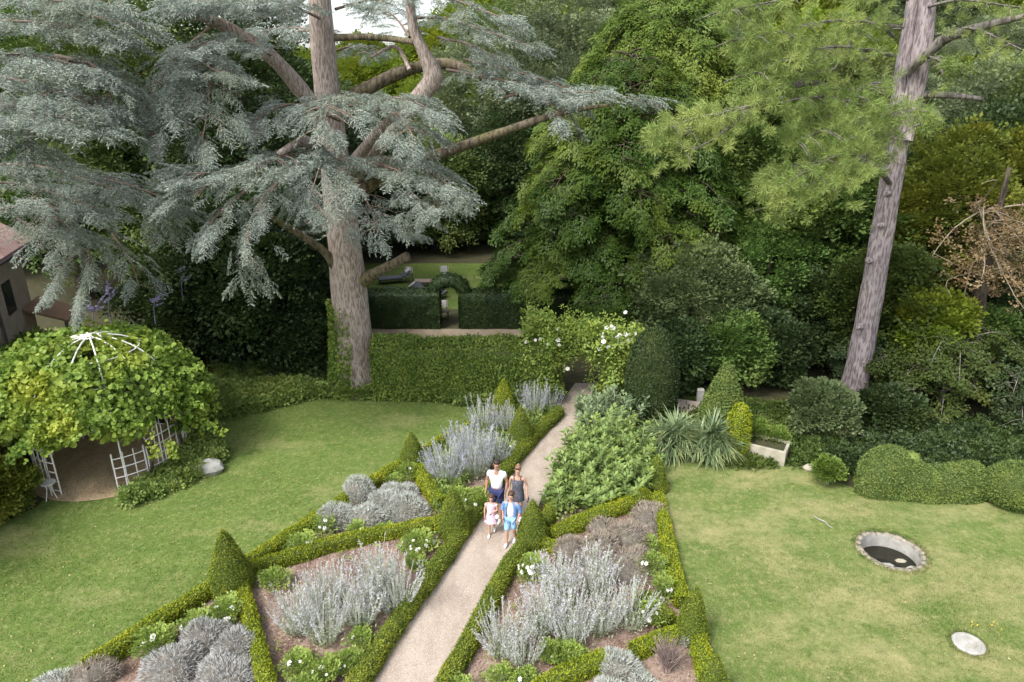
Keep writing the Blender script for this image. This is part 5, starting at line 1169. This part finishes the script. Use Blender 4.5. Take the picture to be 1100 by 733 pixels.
# ------------------------------------------------------------------ TRELLIS ARBOUR WITH ITS VINE
def arbour():
    c = G(126, 492); r = 2.12; H1, H2 = 2.0, 4.12; root = empty('trellis_arbour', c, 'white iron domed trellis arbour almost hidden under a vine', 'arbour')
    cyl = lambda a, z, rr=r: c + [math.cos(a) * rr, math.sin(a) * rr, z]
    def bar(g, pts, rad=.02): V, F = tube_arrays(pts, [rad] * len(pts), 5, 0, 1, cap=False); g.add(V, F)
    gate0, gate1 = R(-104), R(-61)                  # the doorway, facing the lawn
    def panel(a0, a1, z0, z1, nm='trellis_panel', n=None, st=.3):
        g = Fol(); n = n or max(2, round((a1 - a0) * r / .28))
        for i in range(n + 1):
            a = a0 + (a1 - a0) * i / n; bar(g, [cyl(a, z0), cyl(a, z1)], .024 if i in (0, n) else .017)
        z = z0 + .12
        while z <= z1 + .01: bar(g, [cyl(a0 + (a1 - a0) * t / 6, z, r + .012) for t in range(7)], .017); z += st
        return g.build(nm, 'iron', root)
    panel(gate0 - R(24), gate0, 0, 1.6, n=3); panel(gate1, R(-38), 0, 1.2, n=3); panel(R(-36), R(2), 0, 1.6)
    panel(R(4), R(88), 0, 1.9); panel(R(92), R(176), 0, 1.9); panel(R(180), gate0 + R(360) - R(27), 0, 1.9)
    def dome(t): return r * math.cos(t * math.pi / 2) ** .9 if t < 1 else .0
    for i in range(12):
        a = i * math.pi / 6 + .1; g = Fol()
        pts = [cyl(a, 0), cyl(a, H1)] + [cyl(a, H1 + (H2 - H1) * math.sin(t * math.pi / 2), max(.12, r * math.cos(t * math.pi / 2))) for t in np.linspace(.12, .96, 9)]
        if gate0 < a - 2 * math.pi < gate1 or gate0 < a < gate1: pts = pts[1:]
        bar(g, pts, .024); g.build('rib', 'iron', root)
    for z, rr in ((H1, r + .02), (H1 + .55, r * .965), (H1 + 1.1, r * .85), (H1 + 1.7, r * .6), (H2 - .02, .25)):
        g = Fol(); bar(g, [cyl(2 * math.pi * i / 32, z, rr) for i in range(33)], .02); g.build('hoop', 'iron', root)
    g = Fol(); V, F = rev_arrays(c, [(.14, H2), (.13, H2 + .03), (.01, H2 + .05)], 12, 0); g.add(V, F); g.build('crown_plate', 'iron', root)
    sheet('arbour_floor', [(c[0] + 2.45 * math.cos(t), c[1] + 2.45 * math.sin(t)) for t in np.linspace(0, 2 * math.pi, 30)[:-1]], .02, 'straw')
    # the vine
    vr = empty('vine', c + [0, -.0, .02], 'bright green broad leaved vine smothering the white arbour', 'vine'); f = Fol()
    V, F = rev_arrays(c + [-.45, .1, 0], [(2.3, 1.0), (2.55, 1.4), (2.65, 1.9), (2.55, 2.5), (2.25, 3.1), (1.75, 3.5), (1.0, 3.9), (.05, 4.1)], 60, .2, 3, (1.15, 1))
    V = V + unit(V - c - [0, 0, 1]) * (.2 * vnoise(V, 5., 2) + .28 * vnoise(V, 2.4, 5))[:, None]
    def hole(q, w_): return np.linalg.norm((q - P(*w_[:3])) * [1, .35, 1], axis=1) < w_[3]
    def clear(q):
        az = np.arctan2(q[:, 1] - c[1], q[:, 0] - c[0]); k = np.ones(len(q), bool)
        for w_ in ((72, 378, c[1] - 1.6, .6), (138, 372, c[1] - 1.5, .5), (127, 428, c[1] - 2.3, .5), (160, 366, c[1] - 1.4, .4)): k &= ~hole(q, w_)
        return k & ~((q[:, 2] < 1.95 + .2 * np.sin(az * 9)) & (az > R(-150)) & (az < R(-5)))
    p, n = surf_pts(V, F, 26); k_ = clear(p); p, n = p[k_], n[k_]
    scatter(f, 'round', p + n * rng.normal(-.1, .12, len(p))[:, None], unit(np.cross(n, sph(len(p)))), rng.uniform(.75, 1.1, len(p)), up=unit(n + [0, 0, .5]), roll=.4)
    # hanging shoots shingled with leaves, over and out from the dome
    p, n = surf_pts(V, F, 5.5); k_ = p[:, 2] > 1.5; p, n = p[k_], n[k_]
    for q, m_ in zip(p, n):
        ln = rng.uniform(.4, 1.0); k = int(ln * 8); t = np.linspace(0, 1, k)[:, None]; out_ = unit(m_ * [1, 1, .2]); lift = rng.uniform(.1, .38)
        C = q + out_ * (lift * np.sin(t * 2.2) + .1) + np.array([0, 0, -1.]) * (t ** 1.6) * ln * .9 + np.cross(out_, [0, 0, 1.]) * t * rng.normal(0, .25) + rng.normal(0, .05, (k, 3)); C = C[clear(C)]
        if len(C): scatter(f, 'round', C, unit(out_ * .5 + sph(len(C)) * .6), .62, up=unit(m_ * .9 + [0, 0, .55] + sph(len(C)) * .35), roll=.3)
    for i in range(26):                                   # trailing and rising shoots
        az = rng.uniform(-3.1, .3); z = rng.uniform(1.2, 4.2); rr = 2.9 * math.cos(max(0, z - 1.6) / 3 * 1.3); s = c + [math.cos(az) * rr, math.sin(az) * rr, z]; e = s + [math.cos(az) * rng.uniform(.3, .9), math.sin(az) * rng.uniform(.3, .8), rng.uniform(-.7, .5)]
        k = 9; t = rng.random((k, 1)); scatter(f, 'round', s * (1 - t) + e * t, sph(k), .55, up=(0, -.3, 1)); 
    f.build('foliage', 'vine', vr)
    g = Fol()
    for i in range(12):
        a = i * math.pi / 6 + .35
        if a > R(190) and a < R(320): continue
        pts = [cyl(a, 0, r + .15), cyl(a + .1, .8, r + .1), cyl(a, 1.6, r + .15), cyl(a - .1, 2.4, r * .95), cyl(a, 3.4, r * .7)]; V, F = tube_arrays(pts, [.05, .045, .035, .03, .015], 6, .1, 3); g.add(V, F)
    g.build('stem', 'bark_d', vr)
arbour()
for i, (x, y, lab) in enumerate(((56, 530, 'white iron scroll stand beside the arbour doorway'),)):
    c = G(x, y + 6); root = empty('iron_stand', c, lab, 'plant stand')
    for k in range(3):
        a = k * 2.1; tube('leg', [c + [math.cos(a) * .16, math.sin(a) * .16, 0], c + [math.cos(a) * .07, math.sin(a) * .07, .35], c + [math.cos(a) * .12, math.sin(a) * .12, .52]], [.014] * 3, 'iron', root, segs=5, rough=0)
    V, F = rev_arrays(c, [(.01, .52), (.2, .52), (.2, .55), (.01, .55)], 14, 0); poly('dish', V, F, 'iron', root)

# ------------------------------------------------------------------ HOUSE AT THE LEFT EDGE
def house():
    B = np.array([-19.4, 26.9, 0.]); a = np.array([-18.3, 23.2, 0.]); d = unit(a - B); n = np.array([d[1], -d[0], 0]); n = n if n[0] < 0 else -n   # n points away from the garden
    root = empty('house', B, 'old house with a pinkish tiled roof behind the cedar at the left edge', 'house')
    W_ = lambda u, v, z: B + d * u + n * v + np.array([0, 0, z])
    Lh, Wd, E, Rg = 16, 7.5, 5.5, 7.9
    V = [W_(0, 0, 0), W_(Lh, 0, 0), W_(Lh, Wd, 0), W_(0, Wd, 0), W_(0, 0, E), W_(Lh, 0, E), W_(Lh, Wd, E), W_(0, Wd, E), W_(0, Wd / 2, Rg - .12), W_(Lh, Wd / 2, Rg - .12)]
    poly('wall', V, [(0, 1, 5, 4), (1, 2, 6, 5), (2, 3, 7, 6), (3, 0, 4, 7), (4, 8, 7), (5, 6, 9)], 'render', root)
    for s in (0, 1):
        v0, v1 = (-.5, Wd / 2) if s == 0 else (Wd + .5, Wd / 2); z0 = E - .42
        V = [W_(-.4, v0, z0), W_(Lh + .4, v0, z0), W_(Lh + .4, v1, Rg), W_(-.4, v1, Rg)]; V += [q + [0, 0, .14] for q in V]
        poly('roof', V, [(0, 3, 2, 1), (4, 5, 6, 7), (0, 1, 5, 4), (1, 2, 6, 5), (2, 3, 7, 6), (3, 0, 4, 7)], 'tiles', root)
    V, F = tube_arrays([W_(-.4, -.56, E - .4), W_(Lh + .4, -.56, E - .4)], [.05, .05], 8, 0, 2); poly('gutter', V, F, 'dark_wood', root)
    for u in (1.6, 4.2, 7, 10):
        for z0, hh in ((2.9, 1.2), (.4, 1.3)):
            V = [W_(u, -.03, z0), W_(u + .8, -.03, z0), W_(u + .8, -.03, z0 + hh), W_(u, -.03, z0 + hh)] + [W_(u, .1, z0), W_(u + .8, .1, z0), W_(u + .8, .1, z0 + hh), W_(u, .1, z0 + hh)]
            fr = [(0, 1, 2, 3), (4, 7, 6, 5), (0, 4, 5, 1), (1, 5, 6, 2), (2, 6, 7, 3), (3, 7, 4, 0)]
            o = poly('window', V, fr, 'dark_wood', root)
            V = [W_(u + .08, -.036, z0 + .08), W_(u + .72, -.036, z0 + .08), W_(u + .72, -.036, z0 + hh - .08), W_(u + .08, -.036, z0 + hh - .08)]
            pn = poly('pane', [q - B for q in V], [(0, 1, 2, 3)], 'glass'); pn.parent = o
    for u in (3.2,): V, F = boxm((0, 0, 0), (.18, .1, E - .3)); poly('timber', [W_(u + x, -.07 + y * .9, z) for x, y, z in V], F, 'bark_g', root)
    V = [W_(-.6, -1.5, 2.1), W_(1.2, -1.5, 2.1), W_(1.2, -.05, 2.7), W_(-.6, -.05, 2.7)]; V += [q + [0, 0, .1] for q in V]
    poly('lean_to_roof', V, [(0, 3, 2, 1), (4, 5, 6, 7), (0, 1, 5, 4), (1, 2, 6, 5), (2, 3, 7, 6), (3, 0, 4, 7)], plain('terracotta', (.36, .22, .14), (.27, .18, .12)), root)
    for u in (-.5, 1.0): V, F = boxm((0, 0, 0), (.1, .1, 2.1)); poly('post', [W_(u + x, -1.42 + y, z) for x, y, z in V], F, 'bark_g', root)
house()
for i, (x, y, D, n_) in enumerate(((116, 318, 22.4, 8), (99, 333, 22.2, 8), (195, 297, 24, 5), (165, 322, 23.4, 6))):
    f = Fol(); q = P(x, y, D)
    tb, tf = tube_arrays([q + [-.1, 0, -.9], q + [-.05, 0, -.3], q + [.1, 0, .1]], [.015] * 3, 4, 0, 2); f.add(tb, tf)
    for j in range(n_):
        s = q + rng.normal(0, .1, 3); d_ = unit([.6, -.2, .5] + rng.normal(0, .25, 3)); k = 26; t = rng.random((k, 1)) * .45
        V, F = rhomb(s + d_ * t, sph(k), sph(k), .06, .05); f.add(V, F)
    m_ = M['wandb'] if i else M['wandb']
    tag(f.build('flower_spike', leaf_mat('lilac_spikes%d' % i, (.28, .25, .42), (.42, .38, .58)), origin=q), ['lilac flower spikes behind the arbour, the uppermost of the near pair', 'lilac flower spikes behind the arbour, nearest the vine', 'small lilac flowers in the dark shrub under the cedar', 'lilac flower spikes in the shade right of the near pair'][i], 'flower')

# ------------------------------------------------------------------ SEATS ON THE FAR LAWN
def lounger(px, py, rz, label, cloth, head=True):
    c = G(px, py); root = empty('sun_lounger', c, label, 'sun lounger', 'loungers on the far lawn')
    root.rotation_euler.z = rz
    def part(nm, a, b, mat, tilt=0, piv=(0, 0, 0)):
        V, F = boxm(a, b); Rm = Matrix.Rotation(tilt, 3, 'Y'); V = [Rm @ (Vector(v) - Vector(piv)) + Vector(piv) for v in V]
        o = poly(nm, V, F, mat); o.parent = root; bv = o.modifiers.new('b', 'BEVEL'); bv.width = .02
    part('frame', (-.95, -.34, .26), (.4, .34, .31), 'dark_wood'); part('mattress', (-.93, -.31, .312), (.38, .31, .38), cloth)
    part('backrest', (.4, -.33, .28), (1.05, .33, .36), cloth, R(-38), (.4, 0, .3))
    if head: part('pillow', (.78, -.26, .362), (1.04, .26, .44), 'white', R(-38), (.4, 0, .3))
    for x in (-.85, .3):
        for y in (-.3, .27): part('leg', (x, y, 0), (x + .05, y + .04, .258), 'dark_wood')
fab = plain('grey_fabric', (.2, .2, .22), (.15, .15, .17)); fab2 = plain('beige_fabric', (.5, .38, .3), (.42, .32, .25))
lounger(429, 318, R(-10), 'grey sun lounger with white pillow nearest the cedar trunk', fab); lounger(424, 304, R(20), 'grey sun lounger behind the nearest one, under the tree', fab)
lounger(463, 308, R(0), 'beige cushioned sun lounger in the middle of the far lawn', fab2); lounger(462, 319, R(160), 'dark lounger just behind the arched doorway of the yew hedge', fab, False)
lounger(606, 303, R(-15), 'grey sun lounger under the spreading tree at the right of the far lawn', fab2, False)
def fold_chair(px, py, rz, label):
    c = G(px, py); root = empty('garden_chair', c, label, 'chair', 'white topped chairs on the far lawn'); root.rotation_euler.z = rz
    def part(nm, a, b, mat):
        V, F = boxm(a, b); o = poly(nm, V, F, mat); o.parent = root
    part('seat', (-.24, -.24, .42), (.24, .24, .46), 'bark_g'); part('backrest', (-.24, .2, .55), (.24, .24, .9), 'white')
    for x in (-.22, .18):
        for y in (-.22, .2): part('leg', (x, y, 0), (x + .04, y + .04, .418 if y < 0 else .95), 'bark_g')
fold_chair(478, 303, R(10), 'white backed chair right of the beige lounger'); fold_chair(438, 304, R(-20), 'white backed chair beside the cedar branch stub'); fold_chair(477, 343, R(15), 'white backed chair seen through the arched doorway'); fold_chair(588, 309, R(30), 'chair in the shade of the spreading tree')

# ------------------------------------------------------------------ PEOPLE
skin = plain('skin', (.56, .33, .24), (.50, .29, .21), .55, 6); skin_m = plain('skin_tanned', (.42, .23, .16), (.37, .2, .14), .55, 6)
def cloth(nm, a, b=None, scale=30, lo=.4, hi=.6): return plain(nm, a, b or tuple(x * .88 for x in a), .85, scale, 0, lo=lo, hi=hi)
def skinfig(name, J, E, mat, parent, root_v=None, sub=2, smooth=True, extra=None):
    """J: name -> ((x,y,z), (rx,ry)); E: pairs. One smooth continuous surface grown on the joints."""
    keys = list(J); me = bpy.data.meshes.new(name); me.from_pydata([J[k][0] for k in keys], [(keys.index(a), keys.index(b)) for a, b in E], [])
    o = bpy.data.objects.new(name, me); COL.objects.link(o)
    s = o.modifiers.new('skin', 'SKIN'); s.use_smooth_shade = True; s.branch_smoothing = .3
    for i, k in enumerate(keys):
        r = J[k][1]; me.skin_vertices[0].data[i].radius = (r, r) if np.isscalar(r) else r
        me.skin_vertices[0].data[i].use_root = (k == root_v)
    o.modifiers.new('sub', 'SUBSURF').levels = sub; o.modifiers['sub'].render_levels = sub
    dg = bpy.context.evaluated_depsgraph_get(); m2 = bpy.data.meshes.new_from_object(o.evaluated_get(dg)); m2.name = name
    m2.materials.clear(); m2.materials.append(mat); o.modifiers.clear(); o.data = m2; bpy.data.meshes.remove(me)
    if extra:
        for V, F in extra:
            import bmesh
            bm = bmesh.new(); bm.from_mesh(m2); vs = [bm.verts.new([float(x) for x in v]) for v in V]
            for q in F: 
                fc = bm.faces.new([vs[i] for i in q]); fc.smooth = True
            bm.to_mesh(m2); bm.free()
    o.parent = parent; return o
def ell(c, r, n=12, m=8):
    V = []; F = []
    for i in range(m + 1):
        t = math.pi * (.03 + .94 * i / m)
        for j in range(n): a = 2 * math.pi * j / n; V.append((c[0] + r[0] * math.sin(t) * math.cos(a), c[1] + r[1] * math.sin(t) * math.sin(a), c[2] + r[2] * math.cos(t)))
    for i in range(m):
        for j in range(n): F.append((i * n + j, (i + 1) * n + j, (i + 1) * n + (j + 1) % n, i * n + (j + 1) % n))
    F += [tuple(range(n)), tuple(reversed(range(m * n, m * n + n)))]; return V, F
def person(px, py, rz, h, label, pose, skinm, hair, hairmat, clothes):
    """built facing -Y, 1.75 m tall, then scaled to h"""
    c = G(px, py); root = empty('person', c, label, 'person'); k = h / 1.75; child = pose.get('child', 1.)
    J = {}; hs = child                      # a child's head is larger
    P_ = dict(pelvis=(0, 0, .93), belly=(0, -.01, 1.07), chest=(0, 0, 1.26), neckb=(0, .01, 1.43), neck=(0, 0, 1.50), skull0=(0, -.005, 1.575), skull1=(0, .005, 1.665))
    sw = pose.get('sw', .185); hipw = .095; bw_ = pose.get('bulk', 1.)
    RAD = dict(pelvis=(.150 * bw_, .115 * bw_), belly=(.13 * bw_, .105 * bw_), chest=(.155 * bw_, .115 * bw_), neckb=(.075, .07), neck=(.055, .058), skull0=(.066 * hs, .082 * hs), skull1=(.078 * hs, .095 * hs))
    for q in P_: J[q] = (P_[q], RAD[q])
    E = [('pelvis', 'belly'), ('belly', 'chest'), ('chest', 'neckb'), ('neckb', 'neck'), ('neck', 'skull0'), ('skull0', 'skull1')]
    for s, S in ((-1, 'r'), (1, 'l')):      # r: the photo's left
        hip = (s * hipw, 0, .88); kn = pose['knee_' + S]; an = pose['ankle_' + S]; to = (an[0], an[1] - .15, max(.025, an[2] - .055 - pose.get('toe_' + S, 0)))
        J['hip' + S] = (hip, .095 * bw_); J['thigh' + S] = (tuple((a + b) / 2 for a, b in zip(hip, kn)), .078 * bw_); J['knee' + S] = (kn, .055); J['calf' + S] = (tuple(a * .6 + b * .4 + (0.012 if i == 1 else 0) for i, (a, b) in enumerate(zip(kn, an))), .055); J['ank' + S] = (an, .036); J['toe' + S] = (to, (.036, .026))
        E += [('pelvis', 'hip' + S), ('hip' + S, 'thigh' + S), ('thigh' + S, 'knee' + S), ('knee' + S, 'calf' + S), ('calf' + S, 'ank' + S), ('ank' + S, 'toe' + S)]
        sh = (s * sw, .0, 1.40); el = pose['elbow_' + S]; wr = pose['wrist_' + S]; J['sh' + S] = (sh, .055 * bw_); J['el' + S] = (el, .038 * bw_); J['wr' + S] = (wr, .025)
        J['fa' + S] = (tuple(a * .65 + b * .35 for a, b in zip(el, wr)), .039 * bw_); J['ua' + S] = (tuple((a + b) / 2 for a, b in zip(sh, el)), .046 * bw_)
        E += [('chest', 'sh' + S), ('sh' + S, 'ua' + S), ('ua' + S, 'el' + S), ('el' + S, 'fa' + S), ('fa' + S, 'wr' + S)]
        w_ = np.array(wr); fd = unit(w_ - np.array(el)); side = unit(np.cross(fd, [s * 1., 0, .01])); inn = unit(np.cross(fd, side))
        pm = w_ + fd * .06; J['palm' + S] = (tuple(pm), (.032, .018)); E.append(('wr' + S, 'palm' + S))
        for i, (o_, l_) in enumerate(((-.030, .070), (-.010, .080), (.011, .075), (.031, .058))):
            b_ = pm + fd * .035 + side * o_; m_ = b_ + fd * l_ * .55 + inn * .008 * -s; e_ = b_ + fd * l_ * .95 + inn * .03 * -s
            J['f%d%s' % (i, S)] = (tuple(b_), .010); J['g%d%s' % (i, S)] = (tuple(m_), .009); J['h%d%s' % (i, S)] = (tuple(e_), .007)
            E += [('palm' + S, 'f%d%s' % (i, S)), ('f%d%s' % (i, S), 'g%d%s' % (i, S)), ('g%d%s' % (i, S), 'h%d%s' % (i, S))]
        t0 = w_ + fd * .03 - side * .032; t1 = t0 + fd * .03 - side * .022; t2 = t1 + fd * .028 - side * .004
        J['t0' + S] = (tuple(t0), .012); J['t1' + S] = (tuple(t1), .010); J['t2' + S] = (tuple(t2), .008); E += [('wr' + S, 't0' + S), ('t0' + S, 't1' + S), ('t1' + S, 't2' + S)]
    hz0 = 1.63; q = hs
    face = [ell((0, -.088 * q, hz0 - .005), (.013, .022, .022)), ell((-.078 * q, .005, hz0), (.012, .022, .032)), ell((.078 * q, .005, hz0), (.012, .022, .032)), ell((0, -.055 * q, hz0 - .075), (.035, .03, .025))]
    skinfig('body', J, E, skinm, root, 'pelvis', 2, extra=face)
    def add(nm, parts, mat):
        V = []; F = []
        for v, f_ in parts: n_ = len(V); V += list(v); F += [tuple(i + n_ for i in x) for x in f_]
        me = bpy.data.meshes.new(nm); me.from_pydata([tuple(map(float, v)) for v in V], [], F); me.polygons.foreach_set('use_smooth', [True] * len(F)); me.materials.append(mat if not isinstance(mat, str) else M[mat])
        o = bpy.data.objects.new(nm, me); COL.objects.link(o); o.parent = root; return o
    for s in (-1, 1): add('eye', [ell((s * .03, -.083 * q, hz0 + .012), (.008, .006, .005))], 'dark_wood')
    add('mouth', [ell((0, -.082 * q, hz0 - .045), (.022, .008, .006))], plain('lips', (.42, .16, .13)))
    hp = [ell((0, .036, 1.695), (.089 * q, .100 * q, .068 * q), 16, 10)]
    if hair == 'long': hp += [ell((0, .06, 1.60), (.088 * q, .065 * q, .12)), ell((0, .075, 1.52), (.075, .04, .12)), ell((-.07, .0, 1.6), (.022, .05, .08)), ell((.07, .0, 1.6), (.022, .05, .08))]
    elif hair == 'bun': hp += [ell((0, .04, 1.66), (.088, .09, .10)), ell((0, .09, 1.74), (.05, .05, .05))]
    elif hair == 'bob': hp += [ell((0, .045, 1.62), (.088 * q, .075 * q, .09)), ell((0, -.05, 1.705), (.07, .045, .03)), ell((-.078, .0, 1.64), (.02, .045, .05)), ell((.078, .0, 1.64), (.02, .045, .05))]
    else: hp += [ell((0, .05, 1.64), (.082, .062, .07))]
    add('hair', hp, hairmat)
    if hair == 'bun': add('sunglasses', [ell((-.035, -.075, 1.715), (.03, .014, .02)), ell((.035, -.075, 1.715), (.03, .014, .02))], 'glass')
    def garment(nm, items, mat, root_v, sub=2, grow=.018):
        JJ = {}; EE = []
        for it in items:
            for a in it:
                n_, sc_ = a if isinstance(a, tuple) else (a, grow)
                p_, r_ = J[n_]; r_ = (r_, r_) if np.isscalar(r_) else r_; JJ[n_] = (p_, tuple(x + sc_ for x in r_))
            for a, b in zip(it[:-1], it[1:]): EE.append((a[0] if isinstance(a, tuple) else a, b[0] if isinstance(b, tuple) else b))
        return skinfig(nm, JJ, EE, mat, root, root_v, sub)
    def loft(nm, rings, mat, n=20, wave=0., open_=None):
        V = []; F = []
        for (x, y, z, rx, ry) in rings:
            for j in range(n):
                a = 2 * math.pi * j / n; wv = 1 + wave * math.sin(a * 6) * (1.4 - z); V.append((x + rx * math.cos(a) * wv, y + ry * math.sin(a) * wv, z))
        for i in range(len(rings) - 1):
            for j in range(n): F.append((i * n + j, i * n + (j + 1) % n, (i + 1) * n + (j + 1) % n, (i + 1) * n + j))
        return add(nm, [(V, F)], mat)
    clothes(J, garment, loft, add)
    for S in ('l', 'r'):
        a, t = np.array(J['ank' + S][0]), np.array(J['toe' + S][0]); m_ = (a + t) / 2; m_[2] = (a[2] + t[2]) / 2 - .01
        d_ = t - a; th = math.atan2(d_[2] + .05, -d_[1]); V, F = ell((0, 0, 0), (.052, .145, .05), 14, 8)
        V = [(v[0], v[1] * math.cos(th) + v[2] * math.sin(th), max(v[2], -.035) * math.cos(th) - v[1] * math.sin(th)) for v in V]
        lo = min(v[2] for v in V) + m_[2]; m_[2] += max(0, .0 - lo); add('shoe', [([np.array(v) + m_ for v in V], F)], pose.get('shoe', M['white']))
    root.rotation_euler.z = rz; root.scale = (k, k, k); return root
white_c = cloth('white_cotton', (.86, .86, .86)); navy = cloth('navy_cloth', (.035, .045, .13)); dots = cloth('dark_dotted_cloth', (.07, .075, .10), (.30, .28, .30), 55, .56, .62)
pink = cloth('lilac_dress_cloth', (.66, .42, .56), (.80, .66, .74), 14); denim = cloth('denim', (.12, .23, .46), (.19, .32, .58), 12); bluesh = cloth('blue_patterned_shorts', (.18, .38, .62), (.38, .56, .74), 22, .45, .6)
hair_d = plain('dark_hair', (.03, .02, .016), (.05, .035, .028), .5, 40); hair_b = plain('light_brown_hair', (.28, .17, .10), (.17, .1, .06), .5, 40); hair_m = plain('brown_hair', (.10, .055, .035), (.07, .04, .025), .5, 40)
DIR = R(-12)
def man_c(J, garment, loft, add):
    garment('shirt', [[('pelvis', .03), ('belly', .03), ('chest', .022), ('neckb', .012)], [('chest', .022), ('shr', .028), ('uar', .03)], [('chest', .022), ('shl', .028), ('ual', .03)]], white_c, 'chest')
    garment('shorts', [[('pelvis', .014), ('hipr', .02), ('thighr', .03), ('kneer', .045)], [('pelvis', .014), ('hipl', .02), ('thighl', .03), ('kneel', .045)]], navy, 'pelvis')
person(534, 557, DIR, 1.80, 'man in a white short sleeved shirt and navy shorts walking down the path', dict(bulk=1.06, sw=.20, knee_r=(-.10, -.12, .50), ankle_r=(-.10, .02, .12), toe_r=.0, knee_l=(.10, -.03, .49), ankle_l=(.10, -.10, .08),
       elbow_r=(-.27, .04, 1.13), wrist_r=(-.27, -.06, .89), elbow_l=(.27, .03, 1.13), wrist_l=(.25, -.05, .88)), skin_m, 'short', hair_d, man_c)
def woman_c(J, garment, loft, add):
    loft('top', [(0, 0, .70, .20, .16), (0, 0, .84, .19, .15), (0, 0, .96, .175, .14), (0, 0, 1.08, .15, .125), (0, 0, 1.2, .165, .14), (0, -.005, 1.30, .165, .14), (0, 0, 1.36, .13, .10)], dots, wave=.02)
    for s in (-1, 1): V, F = tube_arrays([(s * .09, -.10, 1.33), (s * .095, -.03, 1.465), (s * .09, .08, 1.35)], [.018] * 3, 6, 0, 2); add('strap', [(V, F)], dots)
    V, F = ell((.30, -.08, .78), (.035, .07, .09)); add('purse', [(V, F)], navy)
person(556, 559, DIR, 1.68, 'woman in a dark dotted sleeveless dress with sunglasses on her head', dict(bulk=.98, sw=.17, knee_r=(-.08, -.04, .49), ankle_r=(-.08, -.02, .08), knee_l=(.08, -.10, .5), ankle_l=(.08, .05, .11), elbow_r=(-.24, .04, 1.14), wrist_r=(-.24, -.05, .91), elbow_l=(.25, .04, 1.14), wrist_l=(.28, -.07, .91)), skin, 'bun', hair_b, woman_c)
def girl_c(J, garment, loft, add):
    loft('dress', [(0, 0, .60, .26, .23), (0, 0, .72, .235, .2), (0, 0, .88, .19, .16), (0, 0, 1.04, .155, .13), (0, 0, 1.2, .17, .135), (0, 0, 1.34, .165, .12), (0, 0, 1.43, .09, .08)], pink, wave=.10)
    garment('sleeve', [[('shr', .03), ('uar', .03)]], pink, 'shr'); garment('sleeve', [[('shl', .03), ('ual', .03)]], pink, 'shl')
    V, F = ell((.24, -.12, .88), (.09, .07, .10)); add('soft_toy', [(V, F)], white_c)
person(528, 574, DIR + R(8), 1.2, 'small girl in a lilac pink dress walking in front of the man', dict(child=1.28, bulk=.95, sw=.165, knee_r=(-.08, -.06, .48), ankle_r=(-.08, -.12, .09), knee_l=(.09, -.06, .50), ankle_l=(.10, .22, .22), toe_l=.08, elbow_r=(-.25, -.02, 1.14), wrist_r=(-.24, -.10, .90), elbow_l=(.24, -.04, 1.14), wrist_l=(.06, -.20, 1.10)), skin, 'long', hair_m, girl_c)
def boy_c(J, garment, loft, add):
    garment('t_shirt', [[('pelvis', .018), ('belly', .018), ('chest', .014), ('neckb', .01)]], white_c, 'chest')
    garment('shorts', [[('pelvis', .012), ('hipr', .02), ('thighr', .03), ('kneer', .04)], [('pelvis', .012), ('hipl', .02), ('thighl', .03), ('kneel', .04)]], bluesh, 'pelvis')
    V = []; F = []; rows = [(.80, .215, .17), (.95, .205, .16), (1.1, .195, .155), (1.25, .205, .155), (1.36, .19, .135), (1.44, .10, .09)]; n = 19
    for th in (0, -.014):
        for z, rx, ry in rows:
            for j in range(n):
                op = R(34) if z < 1.3 else R(26); a = -math.pi / 2 + op + (2 * math.pi - 2 * op) * j / (n - 1); V.append(((rx + th) * math.cos(a), (ry + th) * math.sin(a), z))
    nr = len(rows) * n
    for i in range(len(rows) - 1):
        for j in range(n - 1): q = (i * n + j, i * n + j + 1, (i + 1) * n + j + 1, (i + 1) * n + j); F.append(q); F.append(tuple(x + nr for x in reversed(q)))
    for i in range(len(rows) - 1):
        for j in (0, n - 1): F.append((i * n + j, (i + 1) * n + j, (i + 1) * n + j + nr, i * n + j + nr))
    add('jacket', [(V, F)], denim)
    garment('sleeve', [[('shr', .03), ('uar', .032), ('elr', .034), ('far', .03)]], denim, 'shr'); garment('sleeve', [[('shl', .03), ('ual', .032), ('ell', .034), ('fal', .03)]], denim, 'shl')
person(549, 583, DIR - R(4), 1.52, 'boy in an open blue denim jacket, white t-shirt and blue shorts', dict(child=1.12, bulk=.93, sw=.18, knee_r=(-.09, -.15, .50), ankle_r=(-.09, -.16, .09), knee_l=(.09, -.04, .50), ankle_l=(.09, .14, .13), toe_l=.04, elbow_r=(-.27, .05, 1.14), wrist_r=(-.22, -.07, .92), elbow_l=(.27, .05, 1.14), wrist_l=(.22, -.07, .92), shoe=cloth('pale_trainers', (.72, .68, .76))), skin, 'bob', hair_m, boy_c)
